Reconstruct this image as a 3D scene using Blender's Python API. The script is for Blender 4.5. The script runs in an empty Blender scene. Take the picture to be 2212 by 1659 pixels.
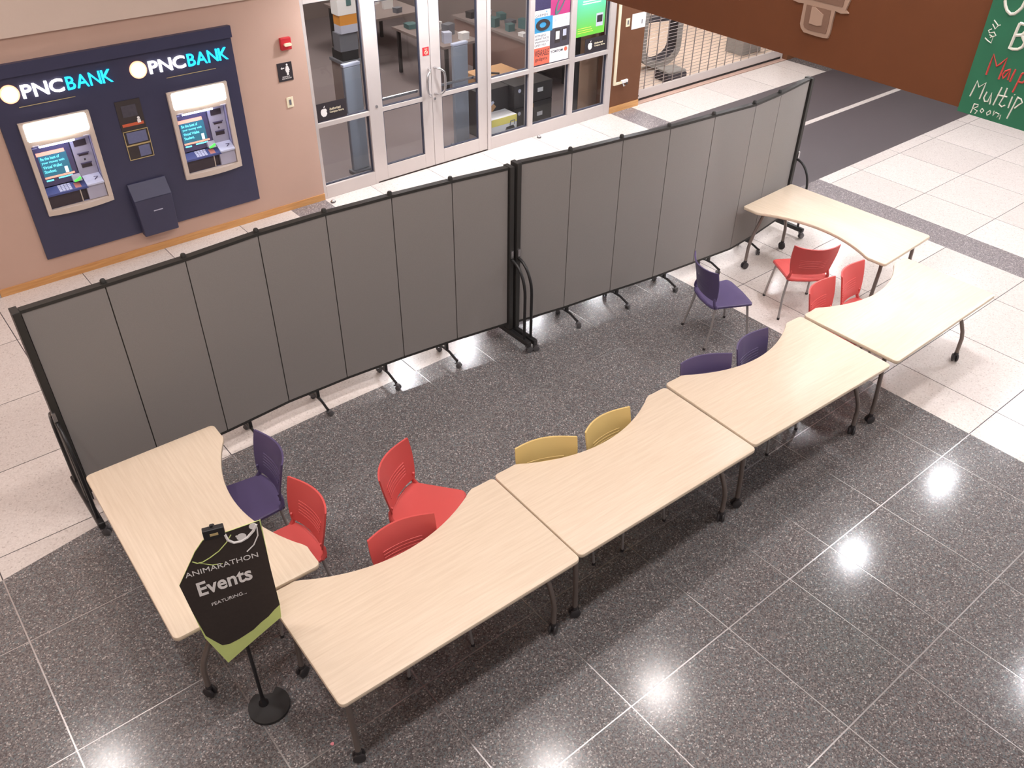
import bpy, math, random
from mathutils import Vector, Matrix
random.seed(7)
SC = bpy.context.scene
COL = SC.collection
W_PX, H_PX = 2212, 1659

# ------------------------------------------------------------------ camera
F_PX = 1853.45
YAW, PITCH, ROLL = math.radians(39.5536), math.radians(37.2475), math.radians(0.6547)
CAM = Vector((0, 0, 4.75))
fw = Vector((math.sin(YAW)*math.cos(PITCH), math.cos(YAW)*math.cos(PITCH), -math.sin(PITCH)))
rt = Vector((math.cos(YAW), -math.sin(YAW), 0))
up = rt.cross(fw)
rt2 = rt*math.cos(ROLL)+up*math.sin(ROLL)
up2 = -rt*math.sin(ROLL)+up*math.cos(ROLL)
cd = bpy.data.cameras.new('camera')
cd.sensor_width = 36.0
cd.lens = F_PX/W_PX*36.0
cd.clip_start = 0.05
cam = bpy.data.objects.new('camera', cd)
COL.objects.link(cam)
m = Matrix.Identity(4)
for i in range(3):
    m[i][0], m[i][1], m[i][2], m[i][3] = rt2[i], up2[i], -fw[i], CAM[i]
cam.matrix_world = m
SC.camera = cam

# ------------------------------------------------------------------ world, exposure
wd = bpy.data.worlds.new('hall_ambient')
SC.world = wd
wd.use_nodes = True
bg = wd.node_tree.nodes['Background']
bg.inputs[0].default_value = (1.0, 0.945, 0.925, 1)
bg.inputs[1].default_value = 0.45
SC.view_settings.view_transform = 'Standard'
SC.view_settings.look = 'None'
SC.view_settings.gamma = 1.0
SC.view_settings.use_curve_mapping = False
SC.view_settings.exposure = 0.0
ATRIUM_W = 140.0     # emission strength of the high atrium lights
SOFFIT_W = 76.0     # emission strength of the low downlights
WARM = (1.0, 0.93, 0.905)
COOL = (0.955, 0.965, 1.0)

# ------------------------------------------------------------------ helpers
def lin(c):
    c /= 255.0
    return c/12.92 if c <= 0.04045 else ((c+0.055)/1.055)**2.4
def rgb(r, g, b):
    return (lin(r), lin(g), lin(b), 1.0)

def newmat(name):
    mt = bpy.data.materials.new(name)
    mt.use_nodes = True
    return mt, mt.node_tree.nodes, mt.node_tree.links, mt.node_tree.nodes['Principled BSDF']

def mat(name, col, rough=0.5, metal=0.0, var=0.0, vscale=40.0, bump=0.0, bscale=200.0, spec=0.5):
    mt, N, L, P = newmat(name)
    P.inputs['Base Color'].default_value = col
    P.inputs['Roughness'].default_value = rough
    P.inputs['Metallic'].default_value = metal
    P.inputs['Specular IOR Level'].default_value = spec
    if var or bump:
        tc = N.new('ShaderNodeTexCoord')
        if var:
            nz = N.new('ShaderNodeTexNoise'); nz.inputs['Scale'].default_value = vscale
            nz.inputs['Detail'].default_value = 4.0
            L.new(tc.outputs['Object'], nz.inputs['Vector'])
            mx = N.new('ShaderNodeMix'); mx.data_type = 'RGBA'
            a = tuple(max(0, c*(1-var)) for c in col[:3])+(1,)
            b = tuple(min(1, c*(1+var)) for c in col[:3])+(1,)
            mx.inputs['A'].default_value = a; mx.inputs['B'].default_value = b
            L.new(nz.outputs['Fac'], mx.inputs['Factor'])
            L.new(mx.outputs['Result'], P.inputs['Base Color'])
        if bump:
            n2 = N.new('ShaderNodeTexNoise'); n2.inputs['Scale'].default_value = bscale
            L.new(tc.outputs['Object'], n2.inputs['Vector'])
            bp = N.new('ShaderNodeBump'); bp.inputs['Strength'].default_value = bump
            bp.inputs['Distance'].default_value = 0.002
            L.new(n2.outputs['Fac'], bp.inputs['Height'])
            L.new(bp.outputs['Normal'], P.inputs['Normal'])
    return mt

def emit(name, col, strength):
    mt, N, L, P = newmat(name)
    P.inputs['Base Color'].default_value = col
    P.inputs['Emission Color'].default_value = col
    P.inputs['Emission Strength'].default_value = strength
    P.inputs['Roughness'].default_value = 0.4
    return mt

def terrazzo(name, stops, scale, rough, chip_bump=0.0, spec=0.5):
    mt, N, L, P = newmat(name)
    g = N.new('ShaderNodeNewGeometry')
    v = N.new('ShaderNodeTexVoronoi'); v.inputs['Scale'].default_value = scale
    L.new(g.outputs['Position'], v.inputs['Vector'])
    sp = N.new('ShaderNodeSeparateColor'); L.new(v.outputs['Color'], sp.inputs['Color'])
    cr = N.new('ShaderNodeValToRGB'); cr.color_ramp.interpolation = 'CONSTANT'
    el = cr.color_ramp.elements
    while len(el) < len(stops):
        el.new(0.5)
    for e, (p, c) in zip(el, stops):
        e.position = p; e.color = c
    L.new(sp.outputs[0], cr.inputs['Fac'])
    # per slab tone variation
    oi = N.new('ShaderNodeObjectInfo')
    mr = N.new('ShaderNodeMapRange'); mr.inputs['To Min'].default_value = 0.93; mr.inputs['To Max'].default_value = 1.05
    L.new(oi.outputs['Random'], mr.inputs['Value'])
    mu = N.new('ShaderNodeMix'); mu.data_type = 'RGBA'; mu.blend_type = 'MULTIPLY'
    mu.inputs['Factor'].default_value = 1.0
    L.new(cr.outputs['Color'], mu.inputs['A'])
    L.new(mr.outputs['Result'], mu.inputs['B'])
    L.new(mu.outputs['Result'], P.inputs['Base Color'])
    P.inputs['Roughness'].default_value = rough
    P.inputs['Specular IOR Level'].default_value = spec
    return mt

def wood_mat(name, c0, c1, rough, sx=1.2, sy=26.0):
    mt, N, L, P = newmat(name)
    tc = N.new('ShaderNodeTexCoord')
    mp = N.new('ShaderNodeMapping'); mp.inputs['Scale'].default_value = (sx, sy, sy)
    L.new(tc.outputs['Object'], mp.inputs['Vector'])
    nz = N.new('ShaderNodeTexNoise'); nz.inputs['Scale'].default_value = 3.0
    nz.inputs['Detail'].default_value = 6.0; nz.inputs['Roughness'].default_value = 0.6
    L.new(mp.outputs['Vector'], nz.inputs['Vector'])
    cr = N.new('ShaderNodeValToRGB')
    cr.color_ramp.elements[0].position = 0.30; cr.color_ramp.elements[0].color = c0
    cr.color_ramp.elements[1].position = 0.72; cr.color_ramp.elements[1].color = c1
    L.new(nz.outputs['Fac'], cr.inputs['Fac'])
    L.new(cr.outputs['Color'], P.inputs['Base Color'])
    P.inputs['Roughness'].default_value = rough
    return mt

def glass_mat(name, tint, refl=0.10):
    mt = bpy.data.materials.new(name); mt.use_nodes = True
    N, L = mt.node_tree.nodes, mt.node_tree.links
    N.remove(N['Principled BSDF'])
    out = N['Material Output']
    tr = N.new('ShaderNodeBsdfTransparent'); tr.inputs['Color'].default_value = tint
    gl = N.new('ShaderNodeBsdfGlossy'); gl.inputs['Roughness'].default_value = 0.02
    fr = N.new('ShaderNodeFresnel'); fr.inputs['IOR'].default_value = 1.5
    mx = N.new('ShaderNodeMixShader')
    ge = N.new('ShaderNodeNewGeometry')      # reflect at the outer face of the slab only
    iv = N.new('ShaderNodeMath'); iv.operation = 'SUBTRACT'; iv.inputs[0].default_value = 1.0
    L.new(ge.outputs['Backfacing'], iv.inputs[1])
    ml = N.new('ShaderNodeMath'); ml.operation = 'MULTIPLY'
    L.new(fr.outputs['Fac'], ml.inputs[0]); L.new(iv.outputs[0], ml.inputs[1])
    L.new(ml.outputs[0], mx.inputs['Fac'])
    L.new(tr.outputs[0], mx.inputs[1]); L.new(gl.outputs[0], mx.inputs[2])
    L.new(mx.outputs[0], out.inputs['Surface'])
    return mt

class MB:
    def __init__(s):
        s.v = []; s.f = []
    def quadset(s, vs, fs):
        o = len(s.v); s.v += [tuple(p) for p in vs]; s.f += [tuple(i+o for i in f) for f in fs]
        return s
    def box(s, x0, x1, y0, y1, z0, z1):
        return s.hexa([(x0,y0,z0),(x1,y0,z0),(x1,y1,z0),(x0,y1,z0),(x0,y0,z1),(x1,y0,z1),(x1,y1,z1),(x0,y1,z1)])
    def hexa(s, c):
        return s.quadset(c, [(0,3,2,1),(4,5,6,7),(0,1,5,4),(1,2,6,5),(2,3,7,6),(3,0,4,7)])
    def prism(s, poly, z0, z1):
        a = sum(poly[i][0]*poly[(i+1)%len(poly)][1]-poly[(i+1)%len(poly)][0]*poly[i][1] for i in range(len(poly)))
        if a < 0: poly = poly[::-1]
        n = len(poly)
        vs = [(p[0],p[1],z0) for p in poly]+[(p[0],p[1],z1) for p in poly]
        fs = [tuple(range(n-1,-1,-1)), tuple(range(n,2*n))]+[(i,(i+1)%n,(i+1)%n+n,i+n) for i in range(n)]
        return s.quadset(vs, fs)
    def prism_xz(s, poly, y0, y1):
        """polygon in x,z extruded along y (y0 = near side)"""
        a = sum(poly[i][0]*poly[(i+1)%len(poly)][1]-poly[(i+1)%len(poly)][0]*poly[i][1] for i in range(len(poly)))
        if a < 0: poly = poly[::-1]
        n = len(poly)
        vs = [(p[0],y0,p[1]) for p in poly]+[(p[0],y1,p[1]) for p in poly]
        fs = [tuple(range(n)), tuple(range(2*n-1,n-1,-1))]+[(i,i+n,(i+1)%n+n,(i+1)%n) for i in range(n)]
        return s.quadset(vs, fs)
    def layers(s, rings, cap=True):
        n = len(rings[0]); vs = [p for r in rings for p in r]; fs = []
        for k in range(len(rings)-1):
            for i in range(n):
                j = (i+1) % n
                fs.append((k*n+i, k*n+j, (k+1)*n+j, (k+1)*n+i))
        if cap:
            fs.append(tuple(range(n-1,-1,-1))); o = (len(rings)-1)*n
            fs.append(tuple(range(o,o+n)))
        return s.quadset(vs, fs)
    def tube(s, pts, r, n=10, flat=None):
        pts = [Vector(p) for p in pts]
        rings = []; T = None; A = None
        for i, p in enumerate(pts):
            if i == 0: t = pts[1]-p
            elif i == len(pts)-1: t = p-pts[i-1]
            else: t = (pts[i+1]-p).normalized()+(p-pts[i-1]).normalized()
            t.normalize()
            if A is None:
                A = t.orthogonal().normalized()
            else:
                A = (A-t*A.dot(t)).normalized()
            B = t.cross(A)
            rr = r[i] if isinstance(r, (list, tuple)) else r
            rings.append([tuple(p+(A*math.cos(k*2*math.pi/n)+B*math.sin(k*2*math.pi/n))*rr) for k in range(n)])
        return s.layers(rings)
    def lathe(s, prof, n=20, c=(0,0,0), axis='z', cap=True):
        rings = []
        for r, h in prof:
            ring = []
            for k in range(n):
                a = k*2*math.pi/n
                if axis == 'z': ring.append((c[0]+r*math.cos(a), c[1]+r*math.sin(a), c[2]+h))
                elif axis == 'y': ring.append((c[0]+r*math.cos(a), c[1]+h, c[2]-r*math.sin(a)))
                else: ring.append((c[0]+h, c[1]+r*math.cos(a), c[2]+r*math.sin(a)))
            rings.append(ring)
        return s.layers(rings, cap)
    def xf(s, M):
        s.v = [tuple(M @ Vector(p)) for p in s.v]; return s
    def mesh(s, name, mt, smooth=False, bevel=0):
        me = bpy.data.meshes.new(name)
        me.from_pydata(s.v, [], s.f)
        me.validate()
        if mt: me.materials.append(mt)
        if smooth:
            for p in me.polygons: p.use_smooth = True
            me.set_sharp_from_angle(angle=math.radians(40))
        me.update()
        return me
    def build(s, name, mt, parent=None, smooth=False, loc=None, bevel=0):
        o = bpy.data.objects.new(name, s.mesh(name, mt, smooth))
        COL.objects.link(o)
        if parent is not None: o.parent = parent
        if loc: o.location = loc
        if bevel:
            b = o.modifiers.new('bevel', 'BEVEL'); b.width = bevel; b.segments = 2; b.limit_method = 'ANGLE'
        return o

def tag(o, label=None, cat=None, group=None, kind=None):
    if label: o['label'] = label
    if cat: o['category'] = cat
    if group: o['group'] = group
    if kind: o['kind'] = kind
    return o
def thing(name, label, cat, loc=(0,0,0), rotz=0, group=None, kind=None):
    o = bpy.data.objects.new(name, None)
    o.empty_display_size = 0.1
    COL.objects.link(o); o.location = loc; o.rotation_euler = (0,0,rotz)
    return tag(o, label, cat, group, kind)
def copy_tree(o, parent=None):
    c = o.copy(); COL.objects.link(c); c.parent = parent
    for ch in list(o.children): copy_tree(ch, c)
    return c
def box(name, mt, parent, x0, x1, y0, y1, z0, z1, bevel=0):
    return MB().box(x0,x1,y0,y1,z0,z1).build(name, mt, parent, bevel=bevel)

def text_mesh(s, offset=0.0, shear=0.0, extrude=0.0):
    cu = bpy.data.curves.new('t', 'FONT'); cu.body = s; cu.size = 1.0
    cu.offset = offset; cu.shear = shear; cu.extrude = extrude; cu.resolution_u = 3
    ob = bpy.data.objects.new('t', cu); COL.objects.link(ob)
    dg = bpy.context.evaluated_depsgraph_get()
    me = bpy.data.meshes.new_from_object(ob.evaluated_get(dg))
    bpy.data.objects.remove(ob); bpy.data.curves.remove(cu)
    return me
def text(s, name, mt, parent, o, u, v, w, h, depth=0.002, offset=0.0, shear=0.0, mid=False):
    """fits the words s into a w x h box with its lower left corner at o, along u and v; raised by depth"""
    me = text_mesh(s, offset, shear, 0.5)
    xs = [p.co.x for p in me.vertices]; ys = [p.co.y for p in me.vertices]
    x0, x1, y0, y1 = min(xs), max(xs), min(ys), max(ys)
    u = Vector(u).normalized(); v = Vector(v).normalized(); n = u.cross(v); o = Vector(o)
    for p in me.vertices:
        a = (p.co.x-x0)/(x1-x0)*w; b = (p.co.y-y0)/(y1-y0)*h; c = (p.co.z+0.5)*depth
        p.co = o+u*a+v*b+n*c
    me.name = name
    me.materials.clear(); me.materials.append(mt)
    ob = bpy.data.objects.new(name, me); COL.objects.link(ob)
    if parent is not None: ob.parent = parent
    return ob

def rrect(x0, x1, y0, y1, r, n=4):
    pts = []
    for cx, cy, a0 in ((x1-r,y0+r,-90),(x1-r,y1-r,0),(x0+r,y1-r,90),(x0+r,y0+r,180)):
        for k in range(n+1):
            a = math.radians(a0+90*k/n); pts.append((cx+r*math.cos(a), cy+r*math.sin(a)))
    return pts
def offset_poly(poly, d):
    """inset a counter-clockwise outline by d"""
    n = len(poly); out = []
    for i in range(n):
        p0 = Vector(poly[i-1]); p = Vector(poly[i]); p1 = Vector(poly[(i+1)%n])
        t = ((p-p0).normalized()+(p1-p).normalized())
        if t.length < 1e-6: t = p1-p
        t.normalize(); nrm = Vector((-t.y, t.x))
        out.append((p.x+nrm.x*d, p.y+nrm.y*d))
    return out
def rounded_slab(mb, poly, z0, z1, r):
    a = sum(poly[i][0]*poly[(i+1)%len(poly)][1]-poly[(i+1)%len(poly)][0]*poly[i][1] for i in range(len(poly)))
    if a < 0: poly = poly[::-1]
    rings = []
    for ins, zz in ((r, z0), (r*0.3, z0+r*0.3), (0, z0+r), (0, z1-r), (r*0.3, z1-r*0.3), (r, z1)):
        q = offset_poly(poly, ins) if ins else poly
        rings.append([(p[0], p[1], zz) for p in q])
    return mb.layers(rings)

# ------------------------------------------------------------------ materials
M = {}
M['dark_terrazzo'] = terrazzo('dark_terrazzo', [(0.0, rgb(93,88,88)), (0.34, rgb(117,113,113)), (0.66, rgb(136,127,125)), (0.80, rgb(110,116,119)), (0.94, rgb(176,169,166))], 125.0, 0.17)
M['light_terrazzo'] = terrazzo('light_terrazzo', [(0.0, rgb(217,207,201)), (0.45, rgb(222,213,207)), (0.8, rgb(211,201,195)), (0.96, rgb(198,187,180))], 90.0, 0.22)
M['zinc_joint'] = mat('zinc_joint', rgb(188,184,184), 0.28, 0.7)
M['grey_joint'] = mat('grey_joint', rgb(74,70,73), 0.6)
M['grey_terrazzo'] = terrazzo('grey_terrazzo', [(0.0, rgb(124,117,119)), (0.4, rgb(142,134,136)), (0.75, rgb(156,147,146)), (0.94, rgb(182,174,172))], 110.0, 0.2)
M['walk'] = mat('walk', rgb(84,76,78), 0.55, var=0.12, vscale=90)
M['slab'] = mat('slab', rgb(110,105,100), 0.9)
M['wall_paint'] = mat('wall_paint', rgb(198,166,150), 0.85, var=0.04, vscale=3, bump=0.15)
M['wall_upper'] = mat('wall_upper', rgb(212,192,178), 0.85, var=0.03, vscale=3)
M['brown_paint'] = mat('brown_paint', rgb(112,70,44), 0.8, var=0.06, vscale=5)
M['brown_fascia'] = mat('brown_fascia', rgb(108,60,28), 0.75, var=0.07, vscale=6)
M['oak'] = wood_mat('oak', rgb(196,140,84), rgb(218,166,108), 0.45, 1.0, 18)
M['grey_base'] = mat('grey_base', rgb(180,172,166), 0.7)
M['ceiling'] = mat('ceiling', rgb(226,220,214), 0.9, var=0.02)
M['aluminium'] = mat('aluminium', rgb(208,198,194), 0.38, 0.25, var=0.03, vscale=8)
M['steel'] = mat('steel', rgb(205,203,205), 0.22, 0.9)
M['gasket'] = mat('gasket', rgb(60,62,78), 0.6)
M['glass'] = glass_mat('glass', (0.86, 0.88, 0.90, 1))
M['navy'] = mat('navy', rgb(58,58,84), 0.45, var=0.08, vscale=8)
M['atm_frame'] = mat('atm_frame', rgb(206,190,178), 0.4)
M['atm_grey'] = mat('atm_grey', rgb(178,176,196), 0.45)
M['atm_liner'] = mat('atm_liner', rgb(168,168,205), 0.5)  # lavender tint carries the niche's bluish inner light in the colour
M['atm_dark'] = mat('atm_dark', rgb(64,54,62), 0.45)
M['atm_bezel'] = mat('atm_bezel', rgb(88,82,112), 0.35)
M['atm_shelf'] = mat('atm_shelf', rgb(74,84,140), 0.4)
M['key'] = mat('key', rgb(202,206,230), 0.4)
M['pink_plate'] = mat('pink_plate', rgb(200,130,125), 0.5)
M['lamp_lens'] = emit('lamp_lens', (1.0, 0.97, 0.93, 1), 16.0)
M['tube_light'] = emit('tube_light', (0.60, 0.66, 1.0, 1), 22.0)
M['screen_teal'] = emit('screen_teal', rgb(52,104,124), 0.75)
M['screen_text'] = emit('screen_text', rgb(120,236,250), 1.0)
M['screen_orange'] = emit('screen_orange', rgb(240,164,140), 0.9)
M['screen_white'] = emit('screen_white', rgb(250,250,250), 1.0)
M['green_led'] = emit('green_led', rgb(70,235,70), 1.3)
M['sign_white'] = emit('sign_white', (1.0, 0.97, 0.98, 1), 2.6)
M['sign_cyan'] = emit('sign_cyan', rgb(40,200,250), 1.5)
M['sign_orange'] = emit('sign_orange', rgb(255,178,140), 1.5)
M['gold_line'] = mat('gold_line', rgb(190,168,120), 0.4)
M['print_dark'] = mat('print_dark', rgb(58,50,50), 0.5, var=0.2, vscale=20)
M['print_blue'] = mat('print_blue', rgb(104,108,142), 0.5, var=0.15, vscale=30)
M['orange_band'] = mat('orange_band', rgb(205,98,66), 0.5)
M['red'] = mat('red', rgb(196,44,54), 0.4)
M['white'] = mat('white', rgb(240,236,234), 0.5)
M['cream'] = mat('cream', rgb(238,226,196), 0.5)
M['black'] = mat('black', rgb(30,28,30), 0.45)
M['soft_black'] = mat('soft_black', rgb(38,36,36), 0.6)
M['plaque'] = mat('plaque', rgb(50,44,48), 0.45)
M['laminate'] = wood_mat('laminate', rgb(214,194,170), rgb(226,208,186), 0.40, 1.1, 22)
M['laminate_edge'] = mat('laminate_edge', rgb(220,190,156), 0.45)
M['table_leg'] = mat('table_leg', rgb(128,116,110), 0.35, 0.45)
M['caster_grey'] = mat('caster_grey', rgb(104,102,104), 0.3, 0.5)
M['caster'] = mat('caster', rgb(52,48,50), 0.5)
M['chair_leg'] = mat('chair_leg', rgb(172,166,164), 0.3, 0.5)
M['red_plastic'] = mat('red_plastic', rgb(208,84,81), 0.42, bump=0.1, bscale=400)
M['purple_plastic'] = mat('purple_plastic', rgb(84,72,110), 0.42, bump=0.1, bscale=400)
M['yellow_plastic'] = mat('yellow_plastic', rgb(216,188,122), 0.42, bump=0.1, bscale=400)
M['panel_fabric'] = mat('panel_fabric', rgb(138,132,129), 0.95, var=0.10, vscale=220, bump=0.3, bscale=600, spec=0.2)
M['panel_frame'] = mat('panel_frame', rgb(44,42,40), 0.5)
M['frame_gloss'] = mat('frame_gloss', rgb(34,33,34), 0.35)
M['poster_black'] = mat('poster_black', rgb(52,42,38), 0.6, var=0.25, vscale=60)
M['poster_green'] = mat('poster_green', rgb(212,226,140), 0.55, var=0.06, vscale=12)
M['chalk_board'] = mat('chalk_board', rgb(40,112,82), 0.6, var=0.16, vscale=9)
M['chalk'] = mat('chalk', rgb(226,226,216), 0.9)
M['chalk_red'] = mat('chalk_red', rgb(200,76,72), 0.9)
M['emblem_rim'] = mat('emblem_rim', rgb(172,144,126), 0.7)
M['emblem_mid'] = mat('emblem_mid', rgb(128,98,82), 0.7)
M['carpet'] = mat('carpet', rgb(132,118,116), 0.95, var=0.25, vscale=120)
M['store_wall'] = mat('store_wall', rgb(140,124,118), 0.9)
M['room_light_floor'] = mat('room_light_floor', rgb(226,206,190), 0.6, var=0.05, vscale=4)
M['cyan_print'] = mat('cyan_print', rgb(66,156,204), 0.45)
M['magenta_print'] = mat('magenta_print', rgb(186,62,122), 0.45)
M['coral_print'] = mat('coral_print', rgb(238,116,92), 0.45)
M['navy_print'] = mat('navy_print', rgb(62,56,92), 0.45, var=0.3, vscale=60)
M['dusk_print'] = mat('dusk_print', rgb(74,70,80), 0.45, var=0.3, vscale=40)
M['grey_print'] = mat('grey_print', rgb(112,112,118), 0.5)
M['teal_grey'] = mat('teal_grey', rgb(84,116,116), 0.5)
M['ink'] = mat('ink', rgb(70,66,84), 0.6)
M['pale_ink'] = mat('pale_ink', rgb(196,198,214), 0.6)
M['yellow_card'] = mat('yellow_card', rgb(240,222,110), 0.5)
M['box_black'] = mat('box_black', rgb(62,56,54), 0.6, var=0.08, vscale=10)
M['cardboard'] = mat('cardboard', rgb(196,150,108), 0.8, var=0.05, vscale=12)
M['tan_panel'] = mat('tan_panel', rgb(206,166,136), 0.8, var=0.04)
M['pale_blue'] = mat('pale_blue', rgb(150,154,164), 0.6)
M['kiosk_orange'] = mat('kiosk_orange', rgb(222,150,62), 0.5)
M['bench_grey'] = mat('bench_grey', rgb(150,146,142), 0.8, var=0.08, vscale=60)
M['bench_dark'] = mat('bench_dark', rgb(74,70,76), 0.85)
M['pink_scrap'] = mat('pink_scrap', rgb(240,150,160), 0.7)
def green_gradient():
    mt, N, L, P = newmat('green_poster')
    tc = N.new('ShaderNodeTexCoord'); sp = N.new('ShaderNodeSeparateXYZ')
    L.new(tc.outputs['Generated'], sp.inputs[0])
    cr = N.new('ShaderNodeValToRGB')
    cr.color_ramp.elements[0].color = rgb(112,204,70); cr.color_ramp.elements[0].position = 0.1
    cr.color_ramp.elements[1].color = rgb(92,196,178); cr.color_ramp.elements[1].position = 0.8
    L.new(sp.outputs['Z'], cr.inputs['Fac']); L.new(cr.outputs['Color'], P.inputs['Base Color'])
    P.inputs['Roughness'].default_value = 0.5
    return mt
M['green_poster'] = green_gradient()

# ================================================================== SETTING
YW = 9.296          # face of the shop wall
# ------------------------------------------------------------------ floor
def clip(poly, axis, val, keep_less):
    out = []
    n = len(poly)
    for i in range(n):
        a, b = poly[i], poly[(i+1) % n]
        ia = (a[axis] <= val) == keep_less or a[axis] == val
        ib = (b[axis] <= val) == keep_less or b[axis] == val
        if ia: out.append(a)
        if ia != ib:
            t = (val-a[axis])/(b[axis]-a[axis])
            out.append((a[0]+(b[0]-a[0])*t, a[1]+(b[1]-a[1])*t))
    return out
def area(p):
    return 0.5*sum(p[i][0]*p[(i+1)%len(p)][1]-p[(i+1)%len(p)][0]*p[i][1] for i in range(len(p)))

floor = MB().box(-4, 18, -2, YW+0.02, -0.12, -0.014).build('floor', M['slab'])
tag(floor, 'terrazzo hall floor in dark and pale slabs', None, None, 'structure')
def lay(poly, xs, ys, tile_mat, bed_mat, gap):
    MB().prism(poly, -0.014, -0.0015).build('joint_bed', bed_mat, floor)
    xs = [-99]+xs+[99]; ys = [-99]+ys+[99]
    for i in range(len(xs)-1):
        for j in range(len(ys)-1):
            p = poly
            for ax, v, less in ((0, xs[i]+gap/2, False), (0, xs[i+1]-gap/2, True), (1, ys[j]+gap/2, False), (1, ys[j+1]-gap/2, True)):
                p = clip(p, ax, v, less)
                if len(p) < 3: break
            if len(p) >= 3 and abs(area(p)) > 0.004:
                MB().prism(p, -0.0015, 0.0).build('tile', tile_mat, floor)
arc = [(x, 5.53-0.034*(2.5-x)**2) for x in (-3.9, -3, -2, -1, -0.3, 0.4, 1.1, 1.8, 2.5)]
DK, LT = M['dark_terrazzo'], M['light_terrazzo']
ZJ, GJ = M['zinc_joint'], M['grey_joint']
# the big dark field, its left upper edge a slow curve
lay([(-3.9,-1.9),(6.6,-1.9),(6.6,5.53)]+arc[::-1], [-3.0,-2.07,-1.15,-0.235,0.68,1.58,2.49,3.41,4.08,4.56,5.235,6.145], [-1.84,-0.92,0.0,0.91,1.83,2.745,3.655,4.625], DK, ZJ, 0.009)
# pale field left of the dark stripe, up to the wall
lay(arc+[(4.08,5.53),(4.08,YW),(-3.9,YW)], [-3.0,-2.07,-1.15,-0.235,0.66,1.567,2.485,3.4], [5.505,6.455,7.375,8.36], LT, GJ, 0.008)
# dark stripe running to the wall, dark walk behind the dividers
lay([(4.08,5.53),(4.56,5.53),(4.56,YW),(4.08,YW)], [], [6.45,7.375,8.45], M['grey_terrazzo'], ZJ, 0.006)
lay([(4.56,5.53),(9.61,5.53),(9.61,5.78),(10.05,5.78),(10.05,8.45),(4.56,8.45)], [6.145,7.97], [7.135], M['walk'], ZJ, 0.006)
lay([(10.05,5.78),(17.9,5.78),(17.9,7.09),(10.05,7.09)], [], [], M['walk'], ZJ, 0.006)
lay([(10.05,7.09),(17.9,7.09),(17.9,7.18),(10.05,7.18)], [], [], LT, GJ, 0.003)
lay([(10.05,7.18),(17.9,7.18),(17.9,8.45),(10.05,8.45)], [], [], M['walk'], ZJ, 0.006)
# pale strip along the shop wall
lay([(4.56,8.45),(9.6,8.45),(9.6,YW),(4.56,YW)], [5.235,6.14,7.05,8.0,8.92], [], LT, GJ, 0.006)
lay([(9.6,8.45),(10.07,8.45),(10.07,YW),(9.6,YW)], [], [], M['grey_terrazzo'], ZJ, 0.006)
lay([(10.07,8.45),(14.12,8.45),(14.12,YW),(10.07,YW)], [10.79,11.73,12.7,13.71], [], LT, GJ, 0.006)
lay([(14.12,8.45),(17.9,8.45),(17.9,YW),(14.12,YW)], [], [], DK, ZJ, 0.006)
# pale fields on the right, parted by a grey band
lay([(6.6,-1.9),(9.61,-1.9),(9.61,5.53),(6.6,5.53)], [7.073,8.0,8.93], [-0.92,0.0,0.91,1.835,2.775,3.71,4.645], LT, GJ, 0.008)
lay([(9.61,-1.9),(10.08,-1.9),(10.08,5.78),(9.61,5.78)], [], [0.9,3.7], M['grey_terrazzo'], ZJ, 0.004)
lay([(10.08,-1.9),(17.9,-1.9),(17.9,5.78),(10.08,5.78)], [10.80,11.77,12.7,13.68,14.6,15.5,16.4], [-0.92,0.0,0.91,1.835,2.775,3.715,4.655,5.595], LT, GJ, 0.008)

# ------------------------------------------------------------------ walls
A0, A1, Z0, Z1 = (1.445, 2.085), (2.905, 3.55), 0.755, 1.69     # the two machine openings
wb = MB()
wb.box(-4, A0[0], YW, YW+.12, 0, 2.47).box(A0[1], A1[0], YW, YW+.12, 0, 2.47).box(A1[1], 4.565, YW, YW+.12, 0, 2.47)
for a in (A0, A1):
    wb.box(a[0], a[1], YW, YW+.12, 0, Z0).box(a[0], a[1], YW, YW+.12, Z1, 2.47)
tag(wb.build('wall_back', M['wall_paint']), 'pinkish beige painted wall around the cash machines', None, None, 'structure')
tag(box('wall_upper', M['wall_upper'], None, -4, 18, YW-.04, YW+.12, 2.47, 6.2), 'paler wall band above the shop wall', None, None, 'structure')
tag(box('wall_middle', M['brown_paint'], None, 9.58, 10.215, YW, YW+.3, 0, 2.47), 'brown painted pier between shop window and security grille', None, None, 'structure')
tag(box('wall_far', M['brown_paint'], None, 14.12, 18, YW, YW+.12, 0, 2.47), 'wall beyond the security grille', None, None, 'structure')
tag(box('baseboard_back', M['oak'], None, 0.75, 4.565, YW-.014, YW, 0, 0.082), 'oak baseboard under the cash machine wall', None, None, 'structure')
tag(box('baseboard_left', M['grey_base'], None, -4, 0.745, YW-.014, YW, 0, 0.082), 'grey baseboard at the far left', None, None, 'structure')
tag(box('baseboard_middle', M['oak'], None, 9.58, 10.215, YW-.014, YW, 0, 0.095), 'oak baseboard of the brown pier', None, None, 'structure')
tag(box('wall_left', M['wall_upper'], None, -4.1, -4, -2, YW+.12, 0, 6.2), 'wall at the far left, out of view', None, None, 'structure')

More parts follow.
